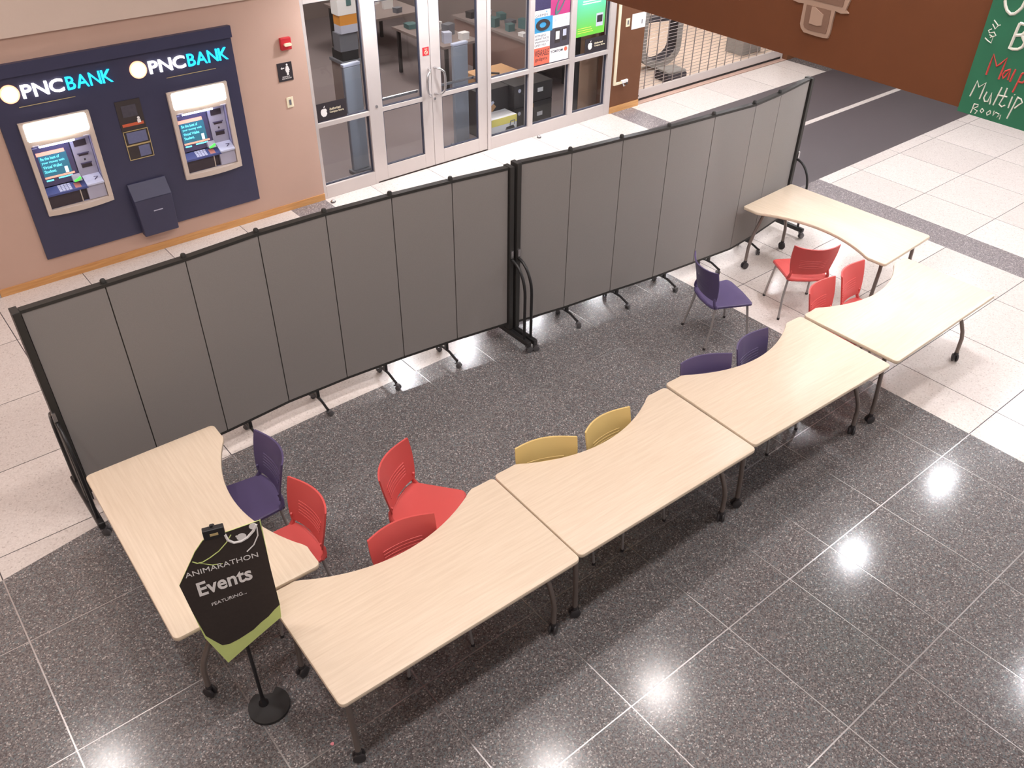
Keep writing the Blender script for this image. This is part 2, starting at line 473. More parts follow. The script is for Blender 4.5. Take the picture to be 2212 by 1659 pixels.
# upper floor edge on the right: brown fascia, its soffit and the high ceiling
FD = Vector((0.145, 4.22, 0)).normalized()       # runs away from the viewer
FP = Vector((6.592, 2.308, 0))
FN = Vector((-FD.y, FD.x, 0))                    # faces the hall
def fas(s, z, d=0.0):
    p = FP-FD*s+FN*d
    return (p.x, p.y, z)
fb = MB()
a, b = -7.2, 4.2
fb.hexa([fas(a,2.55,0),fas(b,2.55,0),fas(b,2.55,-.16),fas(a,2.55,-.16),fas(a,4.25,0),fas(b,4.25,0),fas(b,4.25,-.16),fas(a,4.25,-.16)])
tag(fb.build('wall_right', M['brown_fascia']), 'brown fascia of the upper floor across the upper right', None, None, 'structure')
p0, p1 = fas(a,0,-.16), fas(b,0,-.16)
tag(MB().prism([p0[:2], p1[:2], (18,-2), (18,YW-.05)], 2.62, 3.1).build('ceiling', M['ceiling']), 'soffit under the upper floor', None, None, 'structure')
q0, q1 = fas(a,0,-.3), fas(b,0,-.3)
tag(MB().prism([(-4,-2),(18,-2),(18,YW-.05),(-4,YW-.05)], 6.2, 6.3).build('ceiling', M['ceiling']), 'high ceiling of the hall', None, None, 'structure')

# ------------------------------------------------------------------ shop front
AL = M['aluminium']
def pane(parent, x0, x1, z0, z1, y=0.045):
    MB().box(x0, x1, y, y+.008, z0, z1).build('pane', M['glass'], parent)
    g = MB(); t = .012
    g.box(x0-.002, x0+t, y-.012, y+.02, z0, z1).box(x1-t, x1+.002, y-.012, y+.02, z0, z1)
    g.box(x0+t, x1-t, y-.012, y+.02, z0-.002, z0+t).box(x0+t, x1-t, y-.012, y+.02, z1-t, z1+.002)
    g.build('gasket', M['gasket'], parent)
HT = 2.40
def member(parent, name, x0, x1, z0, z1, y0=0.0, y1=.10):
    return MB().box(x0, x1, y0, y1, z0, z1).build(name, AL, parent, bevel=.003)
w1 = thing('window_1', 'tall narrow shop window left of the glass doors', None, (0, YW, 0), kind='structure')
member(w1, 'jamb', 4.565, 4.605, 0, HT); member(w1, 'mullion', 5.325, 5.372, 0, HT)
member(w1, 'sill', 4.605, 5.325, 0, .165); member(w1, 'transom', 4.605, 5.325, .91, .965); member(w1, 'head', 4.605, 5.325, HT-.08, HT)
pane(w1, 4.605, 5.325, .165, .91); pane(w1, 4.605, 5.325, .965, HT-.08)
def door(name, x0, x1, hinge_left, label):
    d = thing(name, label, None, (0, YW, 0), kind='structure')
    sl, sr = (.15, .15)
    y0, y1 = 0.012, .062
    for nm, a, b, c, e in (('stile', x0, x0+sl, .012, HT-.06), ('stile', x1-sr, x1, .012, HT-.06), ('bottom_rail', x0+sl, x1-sr, .012, .20),
                           ('mid_rail', x0+sl, x1-sr, .915, .97), ('top_rail', x0+sl, x1-sr, HT-.18, HT-.06)):
        member(d, nm, a, b, c, e, y0, y1)
    pane(d, x0+sl, x1-sr, .20, .915, .035); pane(d, x0+sl, x1-sr, .97, HT-.18, .035)
    MB().box(x0+sl, x1-sr, .085, .11, 1.02, 1.05).build('push_bar', M['steel'], d)
    hx = x1-.075 if hinge_left else x0+.075
    hx = x1-.035 if hinge_left else x0+.045
    sg = -1 if hinge_left else 1
    path = [(hx, y0, .985), (hx+sg*.012, -.045, .985), (hx+sg*.045, -.082, .995), (hx+sg*.085, -.095, 1.03), (hx+sg*.095, -.096, 1.10), (hx+sg*.095, -.096, 1.20), (hx+sg*.085, -.095, 1.27), (hx+sg*.045, -.082, 1.305), (hx+sg*.012, -.045, 1.315), (hx, y0, 1.315)]
    MB().tube(path, .015, 10).build('handle', M['steel'], d, smooth=True)
    lx = x0+.06 if hinge_left else x0+.035
    MB().lathe([(.0, -.008), (.018, -.008), (.02, 0), (.02, .004)], 14, (lx, y0, 1.0 if hinge_left else .915), 'y').build('lock', M['steel'], d, smooth=True)
    return d
d1 = door('door_1', 5.376, 6.278, True, 'left glass shop door with tubular pull handle')
d2 = door('door_2', 6.284, 7.186, False, 'right glass shop door with tubular pull handle')
tag(box('trim_1', AL, None, 5.372, 7.19, YW, YW+.1, HT-.055, HT), 'door head above the glass doors', None, None, 'structure')
w2 = thing('window_2', 'shop window of six panes right of the glass doors', None, (0, YW, 0), kind='structure')
member(w2, 'jamb', 7.19, 7.25, 0, HT); member(w2, 'jamb', 9.462, 9.578, 0, HT)
member(w2, 'mullion', 7.925, 8.01, .17, HT); member(w2, 'mullion', 8.69, 8.79, .17, HT)
member(w2, 'sill', 7.25, 9.462, 0, .17)
for x0, x1 in ((7.25, 7.925), (8.01, 8.69), (8.79, 9.462)):
    member(w2, 'transom', x0, x1, .93, .99); member(w2, 'head', x0, x1, HT-.08, HT)
    pane(w2, x0, x1, .17, .93); pane(w2, x0, x1, .99, HT-.08)
tag(box('trim_2', M['wall_upper'], None, 4.565, 14.12, YW, YW+.3, HT, 2.47), 'lintel over the shop front', None, None, 'structure')

# shop interior
tag(box('floor_shop', M['carpet'], None, 4.0, 10.2, YW+.1, 17, -.1, 0.0), 'dark carpet inside the shop', None, None, 'structure')
tag(box('wall_shop_back', M['store_wall'], None, 4.0, 10.2, 17, 17.1, 0, 3), 'rear wall of the shop', None, None, 'structure')
tag(box('wall_shop_left', M['store_wall'], None, 3.95, 4.05, YW+.13, 17, 0, 3), 'side wall of the shop', None, None, 'structure')
tag(box('wall_shop_right', M['store_wall'], None, 10.1, 10.2, YW+.31, 17, 0, 3), 'partition between shop and lit room', None, None, 'structure')
tag(box('ceiling_shop', M['ceiling'], None, 4.0, 10.2, YW+.13, 17, 2.9, 3), 'ceiling of the shop', None, None, 'structure')
# lit room behind the grille
tag(box('floor_room', M['room_light_floor'], None, 10.2, 20, YW+.02, 17, -.1, 0.0), 'pale floor behind the security grille', None, None, 'structure')
tag(box('wall_room_back', M['wall_upper'], None, 10.2, 20, 17, 17.1, 0, 3), 'rear wall behind the security grille', None, None, 'structure')
tag(box('ceiling_room', M['ceiling'], None, 10.2, 20, YW+.13, 17, 2.9, 3), 'ceiling behind the security grille', None, None, 'structure')

# ------------------------------------------------------------------ lights
def ceiling_light(x, y, z, r, e, col, label, group):
    t = thing('ceiling_light', label, 'ceiling light', (x, y, z), 0, group)
    MB().lathe([(r, 0), (r+.03, 0), (r+.03, -.012), (r, -.012), (r, 0)], 24, cap=False).build('trim_ring', M['white'], t, smooth=True)
    key = 'lens_%s_%g' % (group, e)
    if key not in M: M[key] = emit('lamp_diffuser', col+(1,), e)
    MB().lathe([(0.0001, -.004), (r, -.004), (r, -.010), (0.0001, -.010)], 24).build('diffuser', M[key], t)
    return t
for x, y in ((6.2,4.15),(4.2,4.15),(2.1,4.15),(0.0,4.15),(-0.29,7.85),(-2.4,7.85),(6.0,1.6),(4.2,1.6),(2.1,1.6),(0.0,1.6),(-2.1,1.6)):
    ceiling_light(x, y, 6.2, .19, ATRIUM_W, WARM, 'round downlight in the high hall ceiling', 'atrium downlights')
for x in (7.16, 9.07, 10.98, 12.9):
    for y in (0.5, 2.6, 3.85 if x < 8 else 4.6, 6.75):
        ceiling_light(x, y, 2.62, .085, SOFFIT_W*4, COOL, 'small round downlight in the low soffit', 'soffit downlights')
# canopy with downlights over the shop front, above the picture
tag(box('ceiling', M['ceiling'], None, 4.6, 6.75, 8.35, YW-.05, 2.75, 2.85), 'shallow canopy over the shop doors', None, None, 'structure')
for x in (5.2, 6.3): ceiling_light(x, 8.75, 2.75, .085, SOFFIT_W*6, COOL, 'small round downlight over the shop doors', 'canopy downlights')
for x in (7.6, 9.0, 10.6, 12.3): ceiling_light(x, 8.7, 2.62, .085, SOFFIT_W*5, COOL, 'small round downlight along the shop wall', 'soffit wall downlights')
def panel_light(x, y, z, w, d, e, label, group):
    t = thing('ceiling_panel_light', label, 'ceiling light', (x, y, z), 0, group)
    MB().box(-w/2-.03, w/2+.03, -d/2-.03, d/2+.03, -.02, 0).build('frame', M['white'], t)
    key = 'panel_%g' % e
    if key not in M: M[key] = emit('panel_diffuser', (1, .93, .86, 1), e)
    MB().box(-w/2, w/2, -d/2, d/2, -.03, -.02).build('diffuser', M[key], t)
for x, y in ((5.6,11),(8.2,11),(5.6,14.2),(8.6,14.2)): panel_light(x, y, 2.9, .6, 1.2, 24.0, 'square ceiling light inside the shop', 'shop ceiling lights')
for x, y in ((11.8,10.6),(14.2,10.6),(11.8,13.4),(14.4,13.4)): panel_light(x, y, 2.9, .6, 1.2, 14.0, 'square ceiling light behind the security grille', 'room ceiling lights')

# ================================================================== CASH MACHINE WALL
pn = MB()
PX0, PX1, PZ0, PZ1, PT = 1.285, 3.705, .27, 2.25, .03
pn.box(PX0, A0[0], YW-PT, YW, PZ0, PZ1).box(A0[1], A1[0], YW-PT, YW, PZ0, PZ1).box(A1[1], PX1, YW-PT, YW, PZ0, PZ1)
for a in (A0, A1):
    pn.box(a[0], a[1], YW-PT, YW, PZ0, Z0).box(a[0], a[1], YW-PT, YW, Z1, PZ1)
surround = pn.build('wall_panel', M['navy'])
tag(surround, 'dark navy panel on the wall around both cash machines', 'wall panel')
box('top_fascia', M['navy'], surround, PX0-.002, PX1+.004, YW-PT-.035, YW-PT, 2.135, PZ1+.002)
for x0, x1 in ((1.40, 2.06), (2.84, 3.52)):
    box('light_strip_edge', M['gold_line'], surround, x0+.1, x1-.04, YW-PT-.004, YW-PT, 1.842, 1.847)

def bank_sign(cx, x1, x2, x3, x4, label):
    t = thing('bank_sign', label, 'illuminated sign', (cx, YW-PT, 1.98))
    MB().lathe([(.0001, -.022), (.066, -.022), (.07, -.016), (.07, 0)], 28, (0,0,0), 'y').build('logo_disc', M['sign_white'], t, smooth=True)
    MB().lathe([(.072, -.012), (.086, -.012), (.086, 0), (.072, 0)], 28, (0,0,0), 'y').build('logo_rim', M['sign_orange'], t, smooth=True)
    for word, a, b, mt, off in (('PNC', x1, x2, M['sign_white'], .016), ('BANK', x3, x4, M['sign_cyan'], .004)):
        n = len(word)
        # one mesh per letter, spaced by the type's own widths
        ws = []
        for ch in word:
            me = text_mesh(ch, off, 0, 0); xs = [p.co.x for p in me.vertices]; ws.append(max(xs)-min(xs)); bpy.data.meshes.remove(me)
        gap = .06 if word == 'PNC' else .07
        tot = sum(ws)+gap*(n-1); k = (b-a)/tot; x = a-cx
        for ch, wd_ in zip(word, ws):
            text(ch, 'letter', mt, t, (x, 0, -.062), (1,0,0), (0,0,1), wd_*k, .124, .02, off); x += (wd_+gap)*k
    return t
bank_sign(1.458, 1.563, 1.945, 1.972, 2.41, 'lit bank name sign, white and cyan, over the left cash machine')
bank_sign(2.676, 2.785, 3.165, 3.192, 3.635, 'lit bank name sign, white and cyan, over the right cash machine')

def make_atm(label):
    W, H = .662, .965
    t = thing('cash_machine', label, 'cash machine', (1.433, YW-PT, .735), 0, 'cash machines in the navy wall panel')
    def bow(x0, x1, d0, d1, yb=0.0, n=12):
        c = W/2
        pts = []
        for k in range(n+1):
            x = x0+(x1-x0)*k/n
            pts.append((x, -(d0+(d1-d0)*(1-((x-c)/c)**2))))
        return pts+[(x1, yb), (x0, yb)]
    fr = MB()
    fr.prism(bow(0, W, .03, .075), 0, .055)
    fr.prism(bow(0, W, .03, .04), .955, H)
    fr.prism(bow(0, W, .03, .04), .725, .775)
    fr.box(0, .045, -.035, 0, .055, .955).box(W-.045, W, -.035, 0, .055, .955)
    fr.box(.045, W-.045, -.02, 0, .775, .955)
    fr.build('frame', M['atm_frame'], t, smooth=True)
    MB().prism(bow(.035, W-.035, .035, .06), .785, .948).build('lamp_lens', M['lamp_lens'], t, smooth=True, bevel=.012)
    for x in (.06, W-.12): box('lamp_clip', M['atm_grey'], t, x, x+.06, -.045, -.03, .725, .735)
    x0, x1, z0, z1, yb = .045, W-.045, .055, .725, .29
    ln = MB().box(x0-.008, x0, 0.03, yb, z0, z1).box(x1, x1+.008, 0.03, yb, z0, z1).box(x0, x1, yb, yb+.01, z0, z1).box(x0, x1, 0.03, yb, z1, z1+.008).box(x0, x1, 0.0, yb, z0-.008, z0)
    ln.build('niche', M['atm_liner'], t)
    MB().tube([(.12, .0, .70), (.46, .0, .70)], .009, 8).build('inner_tube_light', M['tube_light'], t)
    # screen block, leaning back
    bz = MB().hexa([(.05,.06,.27),(.415,.06,.27),(.415,.28,.27),(.05,.28,.27),(.05,.11,.69),(.415,.11,.69),(.415,.28,.69),(.05,.28,.69)]).build('screen_bezel', M['atm_bezel'], t)
    def onb(x, z, d=.002): return (x, .06+(z-.27)/.42*.05-d, z)
    def face(nm, mt, a, b, c, e, d=.002):
        return MB().hexa([onb(a,c,d),onb(b,c,d),onb(b,c,0),onb(a,c,0),onb(a,e,d),onb(b,e,d),onb(b,e,0),onb(a,e,0)]).build(nm, mt, bz)
    face('screen', M['screen_teal'], .095, .365, .36, .58)
    face('screen_bar', M['screen_orange'], .085, .355, .575, .61, .004)
    face('screen_bar', M['screen_orange'], .095, .385, .345, .363, .004)
    face('screen_phone', M['screen_white'], .305, .335, .37, .43, .005)
    face('screen_caption', M['screen_text'], .10, .17, .318, .332, .004)
    face('screen_caption', M['screen_text'], .22, .36, .325, .338, .004)
    face('bezel_label', M['atm_grey'], .07, .12, .655, .662, .003)
    vdir = Vector((0, .05, .42))
    for k, (s, wd_) in enumerate((('Be the best of', .19), ('your money with', .23), ('Virtual Wallet', .19), ('Student.', .12))):
        zz = .53-k*.043
        text(s, 'screen_text', M['screen_text'], bz, onb(.11, zz, .004), (1,0,0), vdir, wd_*.95, .029, .001, .01)
    # right console with slots
    cs = box('console', M['atm_grey'], t, .425, .612, .08, .29, .20, .715)
    box('slot', M['atm_dark'], cs, .455, .575, .072, .08, .60, .66)
    box('slot', M['atm_dark'], cs, .47, .565, .074, .08, .495, .515)
    box('slot_lip', M['atm_bezel'], cs, .46, .575, .068, .08, .515, .525)
    box('button', M['atm_dark'], cs, .51, .525, .072, .08, .445, .462)
    box('slot', M['atm_dark'], cs, .47, .57, .072, .08, .37, .41)
    box('slot_lip', M['atm_bezel'], cs, .465, .575, .068, .08, .41, .42)
    rd = MB().hexa([(.335,.0,.275),(.42,.0,.275),(.42,.06,.275),(.335,.06,.275),(.335,.035,.335),(.42,.035,.335),(.42,.06,.335),(.335,.06,.335)]).build('card_reader', M['atm_grey'], t)
    MB().tube([(.345,.0,.283),(.38,.004,.292),(.412,.012,.306)], .011, 8).build('green_light', M['green_led'], rd)
    # sloping key shelf
    def sh(x, y): return (x, y, .215+(y+.03)*.5)
    sf = MB().hexa([(.045,-.03,.195),(.45,-.03,.195),(.45,.06,.195),(.045,.06,.195),sh(.045,-.03),sh(.45,-.03),sh(.45,.06),sh(.045,.06)]).build('key_shelf', M['atm_shelf'], t)
    for i in range(4):
        for j in range(4):
            x = .175+i*.032; y = -.022+j*.02
            q = (sh(x,y),sh(x+.026,y),sh(x+.026,y+.015),sh(x,y+.015))
            MB().hexa(list(q)+[(p[0],p[1],p[2]+.006) for p in q]).build('key', M['key'], sf)
    c4 = [sh(.33,-.02),sh(.39,-.02),sh(.39,.04),sh(.33,.04)]
    MB().hexa(c4+[(p[0],p[1],p[2]+.003) for p in c4]).build('instruction_plate', M['pink_plate'], sf)
    c5 = [sh(.44,-.04),sh(.612,-.04),sh(.612,.078),sh(.44,.078)]
    ty = MB().hexa([(p[0],p[1],p[2]+.004) for p in c5]+[(p[0],p[1],p[2]+.02) for p in c5]).build('tray', M['key'], t)
    text('7', 'tray_mark', M['atm_bezel'], ty, (.53, .0, .215+.03*.5+.022), (1,-.35,0), (.3,1,.5), .045, .045, .001)
    box('lower_drawer', M['atm_dark'], t, .05, .36, .0, .20, .06, .19)
    box('drawer_divider', M['atm_frame'], t, .362, .372, -.005, .20, .06, .193)
    box('lower_gap', M['atm_dark'], t, .374, .43, .02, .20, .06, .19)
    box('lower_panel', M['atm_grey'], t, .432, .612, -.015, .20, .06, .205)
    return t
atm = make_atm('left cash machine of the two, nearest the picture edge')
atm2 = copy_tree(atm); atm2.location.x = 2.894
atm2['label'] = 'right cash machine of the two, nearer the shop doors'

# notices between the machines
t = thing('notice_board', 'dark notice with orange band between the cash machines', 'notice', (2.36, YW-PT, 1.40))
box('backing', M['print_dark'], t, 0, .255, -.008, 0, 0, .31)
box('orange_band', M['orange_band'], t, .02, .24, -.011, -.008, .045, .075)
box('picture', M['dusk_print'], t, .05, .20, -.010, -.008, .14, .26)
fg = MB().lathe([(.0001,-.013),(.014,-.013),(.014,-.008)], 12, (.197,0,.115), 'y'); fg.box(.18,.214,-.013,-.008,.065,.10)
fg.build('figure', M['white'], t)
for i, (z0, lab) in enumerate(((1.245, 'upper gold framed notice between the cash machines'), (1.09, 'lower gold framed notice between the cash machines'))):
    t = thing('framed_notice', lab, 'notice', (2.365, YW-PT, z0), 0, 'gold framed notices')
    f = MB(); f.box(0,.258,-.012,0,0,.006).box(0,.258,-.012,0,.147,.153).box(0,.006,-.012,0,.006,.147).box(.252,.258,-.012,0,.006,.147)
    f.build('frame', M['gold_line'], t)
    box('sheet', M['print_dark'], t, .006, .252, -.006, 0, .006, .147)
    box('print', M['print_blue'], t, *((.03, .235) if i == 0 else (.12, .235)), -.008, -.006, .02, .135)
t = thing('wall_bin', 'navy box bin hung on the wall panel below the notices', 'bin', (2.24, YW-PT, .245))
MB().hexa([(.05,-.09,0),(.43,-.09,0),(.43,0,0),(.05,0,0),(.02,-.12,.44),(.43,-.12,.44),(.43,0,.44),(.02,0,.44)]).build('body', M['navy'], t, bevel=.01)
MB().hexa([(.02,-.125,.44),(.43,-.125,.44),(.43,0,.44),(.02,0,.44),(.02,-.02,.60),(.43,-.02,.60),(.43,0,.60),(.02,0,.60)]).build('hood', M['navy'], t, bevel=.004)
box('label_strip', M['atm_grey'], t, .20, .30, -.114, -.107, .28, .290)

# ------------------------------------------------------------------ small things on the pink wall
t = thing('fire_alarm', 'red fire alarm strobe on the pink wall', 'fire alarm', (4.259, YW, 1.89))
box('body', M['red'], t, 0, .128, -.045, 0, 0, .132, bevel=.008)
MB().prism_xz(rrect(.03,.118,.045,.075,.014), -.07, -.045).build('strobe', M['cream'], t)
t = thing('restroom_sign', 'black restroom sign with white figure and arrow', 'sign', (4.189, YW, 1.547))
box('plate', M['plaque'], t, 0, .18, -.008, 0, 0, .204)
fg = MB().lathe([(.0001,-.011),(.011,-.011),(.011,-.008)], 14, (.118,0,.178), 'y')
fg.prism_xz([(.105,.163),(.131,.163),(.146,.118),(.138,.113),(.140,.096),(.130,.096),(.130,.064),(.106,.064),(.106,.096),(.096,.096),(.098,.113),(.090,.118)], -.011, -.008)
fg.build('figure', M['white'], t)
MB().prism_xz([(.038,.145),(.056,.160),(.056,.150),(.082,.150),(.082,.140),(.056,.140),(.056,.130)], -.011, -.008).build('arrow', M['white'], t)
text("WOMEN'S", 'lettering', M['white'], t, (.045, -.008, .042), (1,0,0), (0,0,1), .095, .014, .002)
text('RESTROOM', 'lettering', M['white'], t, (.04, -.008, .022), (1,0,0), (0,0,1), .115, .014, .002)
def switch_plate(x, z, label):
    t = thing('switch_plate', label, 'switch plate', (x, YW, z), 0, 'cream switch plates')
    box('plate', M['cream'], t, 0, .083, -.008, 0, 0, .117, bevel=.003)
    box('rocker', M['grey_print'], t, .03, .055, -.012, -.008, .03, .09)
switch_plate(4.243, 1.242, 'cream switch plate on the pink wall below the restroom sign')
switch_plate(9.79, 1.262, 'cream switch plate on the brown pier')
t = thing('paper_notice', 'white paper sheet taped to the brown pier', 'paper', (9.918, YW, 1.203))
box('sheet', M['white'], t, 0, .295, -.004, 0, 0, .22)
box('print', M['grey_print'], t, .21, .225, -.006, -.004, .06, .12)
t = thing('cable_conduit', 'cream cable conduit down the edge of the brown pier', 'conduit', (9.615, YW-.002, .43))
box('upright', M['cream'], t, 0, .04, -.03, 0, 0, 1.97, bevel=.004)
box('foot', M['cream'], t, .04, .17, -.03, 0, .0, .035, bevel=.004)
box('junction', M['white'], t, .17, .30, -.035, 0, .005, .05, bevel=.004)
MB().tube([(.20,-.03,.0),(.20,-.04,-.03),(.23,-.03,-.035)], .013, 8).build('valve', M['steel'], t, smooth=True)
MB().tube([(.27,-.03,.01),(.275,-.045,-.02)], .014, 8).build('valve', M['caster'], t, smooth=True)

# ------------------------------------------------------------------ posters and decals on the glass
GY = YW+.028       # just in front of the panes
def apple(mb, cx, cz, s, y0, y1):
    pts = []
    for k in range(40):
        a = 2*math.pi*k/40
        r = 1.0
        x = math.sin(a); z = math.cos(a)
        r *= 1-.16*math.exp(-((a if a < math.pi else a-2*math.pi)/.35)**2)      # dip at the top
        r *= 1-.10*math.exp(-((a-math.pi)/.3)**2)                               # dip below
        px, pz = x*.82*r*(1+.12*z), z*r
        d = math.hypot(px-1.0, pz-.12)
        if d < .38:                                                              # the bite
            px, pz = 1.0+(px-1.0)/max(d,1e-3)*.38, .12+(pz-.12)/max(d,1e-3)*.38
        pts.append((cx+px*s, cz+pz*s))
    mb.prism_xz(pts, y0, y1)
    mb.prism_xz([(cx-.02*s,cz+1.0*s),(cx+.05*s,cz+1.3*s),(cx+.34*s,cz+1.55*s),(cx+.30*s,cz+1.25*s)], y0, y1)
def store_decal(x, z, w, h, label):
    t = thing('window_decal', label, 'decal', (x, GY, z), 0, 'black computer shop decals')
    box('panel', M['plaque'], t, 0, w, -.003, 0, 0, h)
    a = MB(); apple(a, w*.23, h*.45, h*.25, -.006, -.003); a.build('apple_mark', M['white'], t)
    text('Authorized', 'lettering', M['cream'], t, (w*.42, -.003, h*.52), (1,0,0), (0,0,1), w*.38, h*.14, .002, .01)
    text('Campus Store', 'lettering', M['cream'], t, (w*.42, -.003, h*.32), (1,0,0), (0,0,1), w*.48, h*.15, .002, .01)
store_decal(4.622, .98, .40, .21, 'black authorized shop decal low on the narrow left window')
store_decal(9.002, 1.005, .445, .205, 'black authorized shop decal under the green poster')
t = thing('window_poster', 'white and coloured wearables poster on the middle shop window', 'poster', (8.02, GY, 1.005))
def pt(nm, mt, x0, x1, z0, z1, d=.003): return box(nm, mt, t, x0, x1, -d, 0, z0, z1)
pt('card', M['coral_print'], 0, .298, .005, .235)
pt('card', M['white'], 0, .295, .236, .437)
pt('card', M['cyan_print'], 0, .334, .438, .639, .004)
pt('card', M['white'], 0, .288, .640, .730)
pt('card', M['navy_print'], 0, .290, .731, 1.05)
pt('card', M['white'], .299, .658, 0, .188)
pt('card', M['dusk_print'], .296, .658, .189, .458)
pt('card', M['white'], .335, .655, .459, .627)
pt('card', M['magenta_print'], .291, .652, .628, 1.05)
X_, Z_ = (1,0,0), (0,0,1)
text('GARMIN', 'lettering', M['ink'], t, (.02,-.003,.648), X_, Z_, .215, .034, .001)
MB().prism_xz([(.205,.695),(.22,.72),(.232,.695)], -.005, -.003).build('mark', M['cyan_print'], t)
text('fitbit', 'lettering', M['pale_ink'], t, (.42,-.003,.545), X_, Z_, .19, .05, .001)
for k in range(9):
    MB().lathe([(.0001,-.005),(.008,-.005),(.008,-.003)], 8, (.365+.018*(k%3),0,.555+.018*(k//3)), 'y').build('dot', M['pale_ink'], t)
for k, s in enumerate(('FITNESS','HEART RATE','SMARTWATCH','LIFESTYLE')):
    text(s, 'lettering', M['ink'], t, (.02,-.003,.385-k*.042), X_, Z_, .25 if k in (1,2) else .20, .026, .001)
text('WEARABLE', 'lettering', M['print_dark'], t, (.02,-.003,.12), X_, Z_, .26, .085, .001)
text('gadgets', 'lettering', M['print_dark'], t, (.03,-.003,.05), X_, Z_, .22, .055, .001)
text('TOMTOM', 'lettering', M['ink'], t, (.315,-.003,.125), X_, Z_, .23, .034, .001, .01)
MB().lathe([(.0001,-.005),(.03,-.005),(.03,-.003)], 14, (.60,0,.145), 'y').build('tomtom_mark', M['coral_print'], t)
rg = MB(); n = 28
rg.layers([[(.155+.125*math.cos(a)*q, -yy_, .538+.075*math.sin(a)*q) for a in [2*math.pi*k/n for k in range(n)]] for q, yy_ in ((1,.004),(1,.012),(.5,.012),(.5,.004))], cap=False)
rg.build('wristband', M['print_dark'], t)
rg = MB()
rg.layers([[(.48+(.10*math.cos(a)*.9+.06*math.sin(a))*q, -yy_, .80+(.16*math.sin(a)+.06*math.cos(a))*q) for a in [2*math.pi*k/n for k in range(n)]] for q, yy_ in ((1,.004),(1,.012),(.72,.012),(.72,.004))], cap=False)
rg.build('wristband', M['teal_grey'], t)
box('watch', M['white'], t, .40, .47, -.006, -.003, .30, .41); box('watch_strap', M['print_dark'], t, .385, .485, -.0045, -.003, .25, .44)
box('watch', M['pale_ink'], t, .535, .60, -.006, -.003, .33, .42); box('watch_strap', M['print_dark'], t, .525, .61, -.0045, -.003, .27, .44)
t = thing('window_poster', 'green poster with white lettering on the right shop window', 'poster', (8.81, GY, 1.26))
box('sheet', M['green_poster'], t, 0, .56, -.003, 0, 0, .70)
for k in range(8):
    x1 = (.36,.40,.30,.42,.34,.40,.30,.24)[k]
    box('text_line', M['white'], t, .10+.01*(k%3), .10+x1, -.005, -.003, .43+.032*k, .437+.032*k+(.006 if k < 3 else 0))
for k in range(3): box('text_line', M['yellow_card'], t, .03, .33-.02*k, -.005, -.003, .05+.03*k, .055+.03*k)
box('inset_card', M['pale_ink'], t, .385, .52, -.005, -.003, .10, .28); box('inset_picture', M['plaque'], t, .40, .505, -.007, -.005, .155, .25)
t = thing('door_sticker', 'small red no smoking sticker on the left glass door', 'sticker', (6.165, YW+.012, 1.482))
box('sheet', M['red'], t, 0, .096, -.003, 0, 0, .102)
rg = MB()
rg.layers([[(.052+.024*math.cos(a)*q, -yy_, .038+.024*math.sin(a)*q) for a in [2*math.pi*k/n for k in range(n)]] for q, yy_ in ((1,.003),(1,.005),(.72,.005),(.72,.003))], cap=False)
rg.quadset([(.038,-.005,.05),(.042,-.005,.054),(.068,-.005,.028),(.064,-.005,.024)], [(3,2,1,0)])
rg.build('symbol', M['cream'], t)
text('NO', 'lettering', M['cream'], t, (.032,-.003,.072), X_, Z_, .04, .016, .001)

# ------------------------------------------------------------------ things inside the shop
def crate(x, y, z, w, d, h, mt, name, label, cat='box', group=None):
    t = thing(name, label, cat, (x, y, z), 0, group)
    MB().box(0, w, 0, d, 0, h).build('carton', mt, t, bevel=.004)
    return t
t = crate(7.365, 9.44, 0.0, .465, .28, .345, M['white'], 'printer_box', 'white and yellow printer box with a printer picture by the glass', group='printer boxes in the window')
box('yellow_top', M['yellow_card'], t, 0, .465, -.002, 0, .24, .345)
MB().prism_xz([(.23,.10),(.27,.19),(.40,.20),(.44,.13),(.40,.06),(.28,.05)], -.004, -.002).build('printer_picture', M['box_black'], t)
MB().prism_xz([(.33,.20),(.34,.27),(.43,.275),(.42,.205),(.41,.205),(.415,.262),(.352,.258),(.345,.20)], -.004, -.002).build('paper_picture', M['grey_print'], t)
for k in range(3): box('caption', M['grey_print'], t, .05, .11, -.004, -.002, .06+k*.03, .07+k*.03)
t = crate(7.36, 9.74, 0.0, .56, .42, .66, M['box_black'], 'printer_box', 'tall black printer box behind the yellow one', group='printer boxes in the window')
MB().prism_xz([(.07,.46),(.10,.33),(.16,.38),(.29,.46),(.27,.49)], -.004, 0).build('paper_picture', M['pale_ink'], t)
MB().prism_xz([(.16,.35),(.27,.45),(.32,.40),(.22,.31)], -.006, 0).build('photo_picture', M['cardboard'], t)
MB().lathe([(.0001,-.004),(.027,-.004),(.027,0)], 16, (.05,0,.57), 'y').build('round_mark', M['pale_ink'], t)
for i, (z, lab) in enumerate(((0.0, 'lower of the two stacked black boxes at the window mullion'), (.335, 'upper of the two stacked black boxes at the window mullion'))):
    t = crate(7.925, 9.62, z, .30, .35, .33, M['box_black'], 'printer_box', lab, group='printer boxes in the window')
    MB().lathe([(.0001,-.004),(.027,-.004),(.027,0)], 16, (.10,0,.25), 'y').build('round_mark', M['pale_ink'], t)
for i, (z, lab) in enumerate(((0.0, 'lower dark box with white label inside the middle window'), (.36, 'upper dark box with white label inside the middle window'))):
    t = crate(8.26, 9.64, z, .42, .35, .35 if i == 0 else .27, M['box_black'], 'printer_box', lab, group='printer boxes in the window')
    box('label', M['white'], t, .13, .235, -.003, 0, .13, .19)
    if i == 0: box('orange_mark', M['kiosk_orange'], t, 0, .05, -.003, 0, .28, .34)
t = thing('wooden_counter', 'light wooden counter behind the boxes in the shop window', 'counter', (7.82, 10.22, 0))
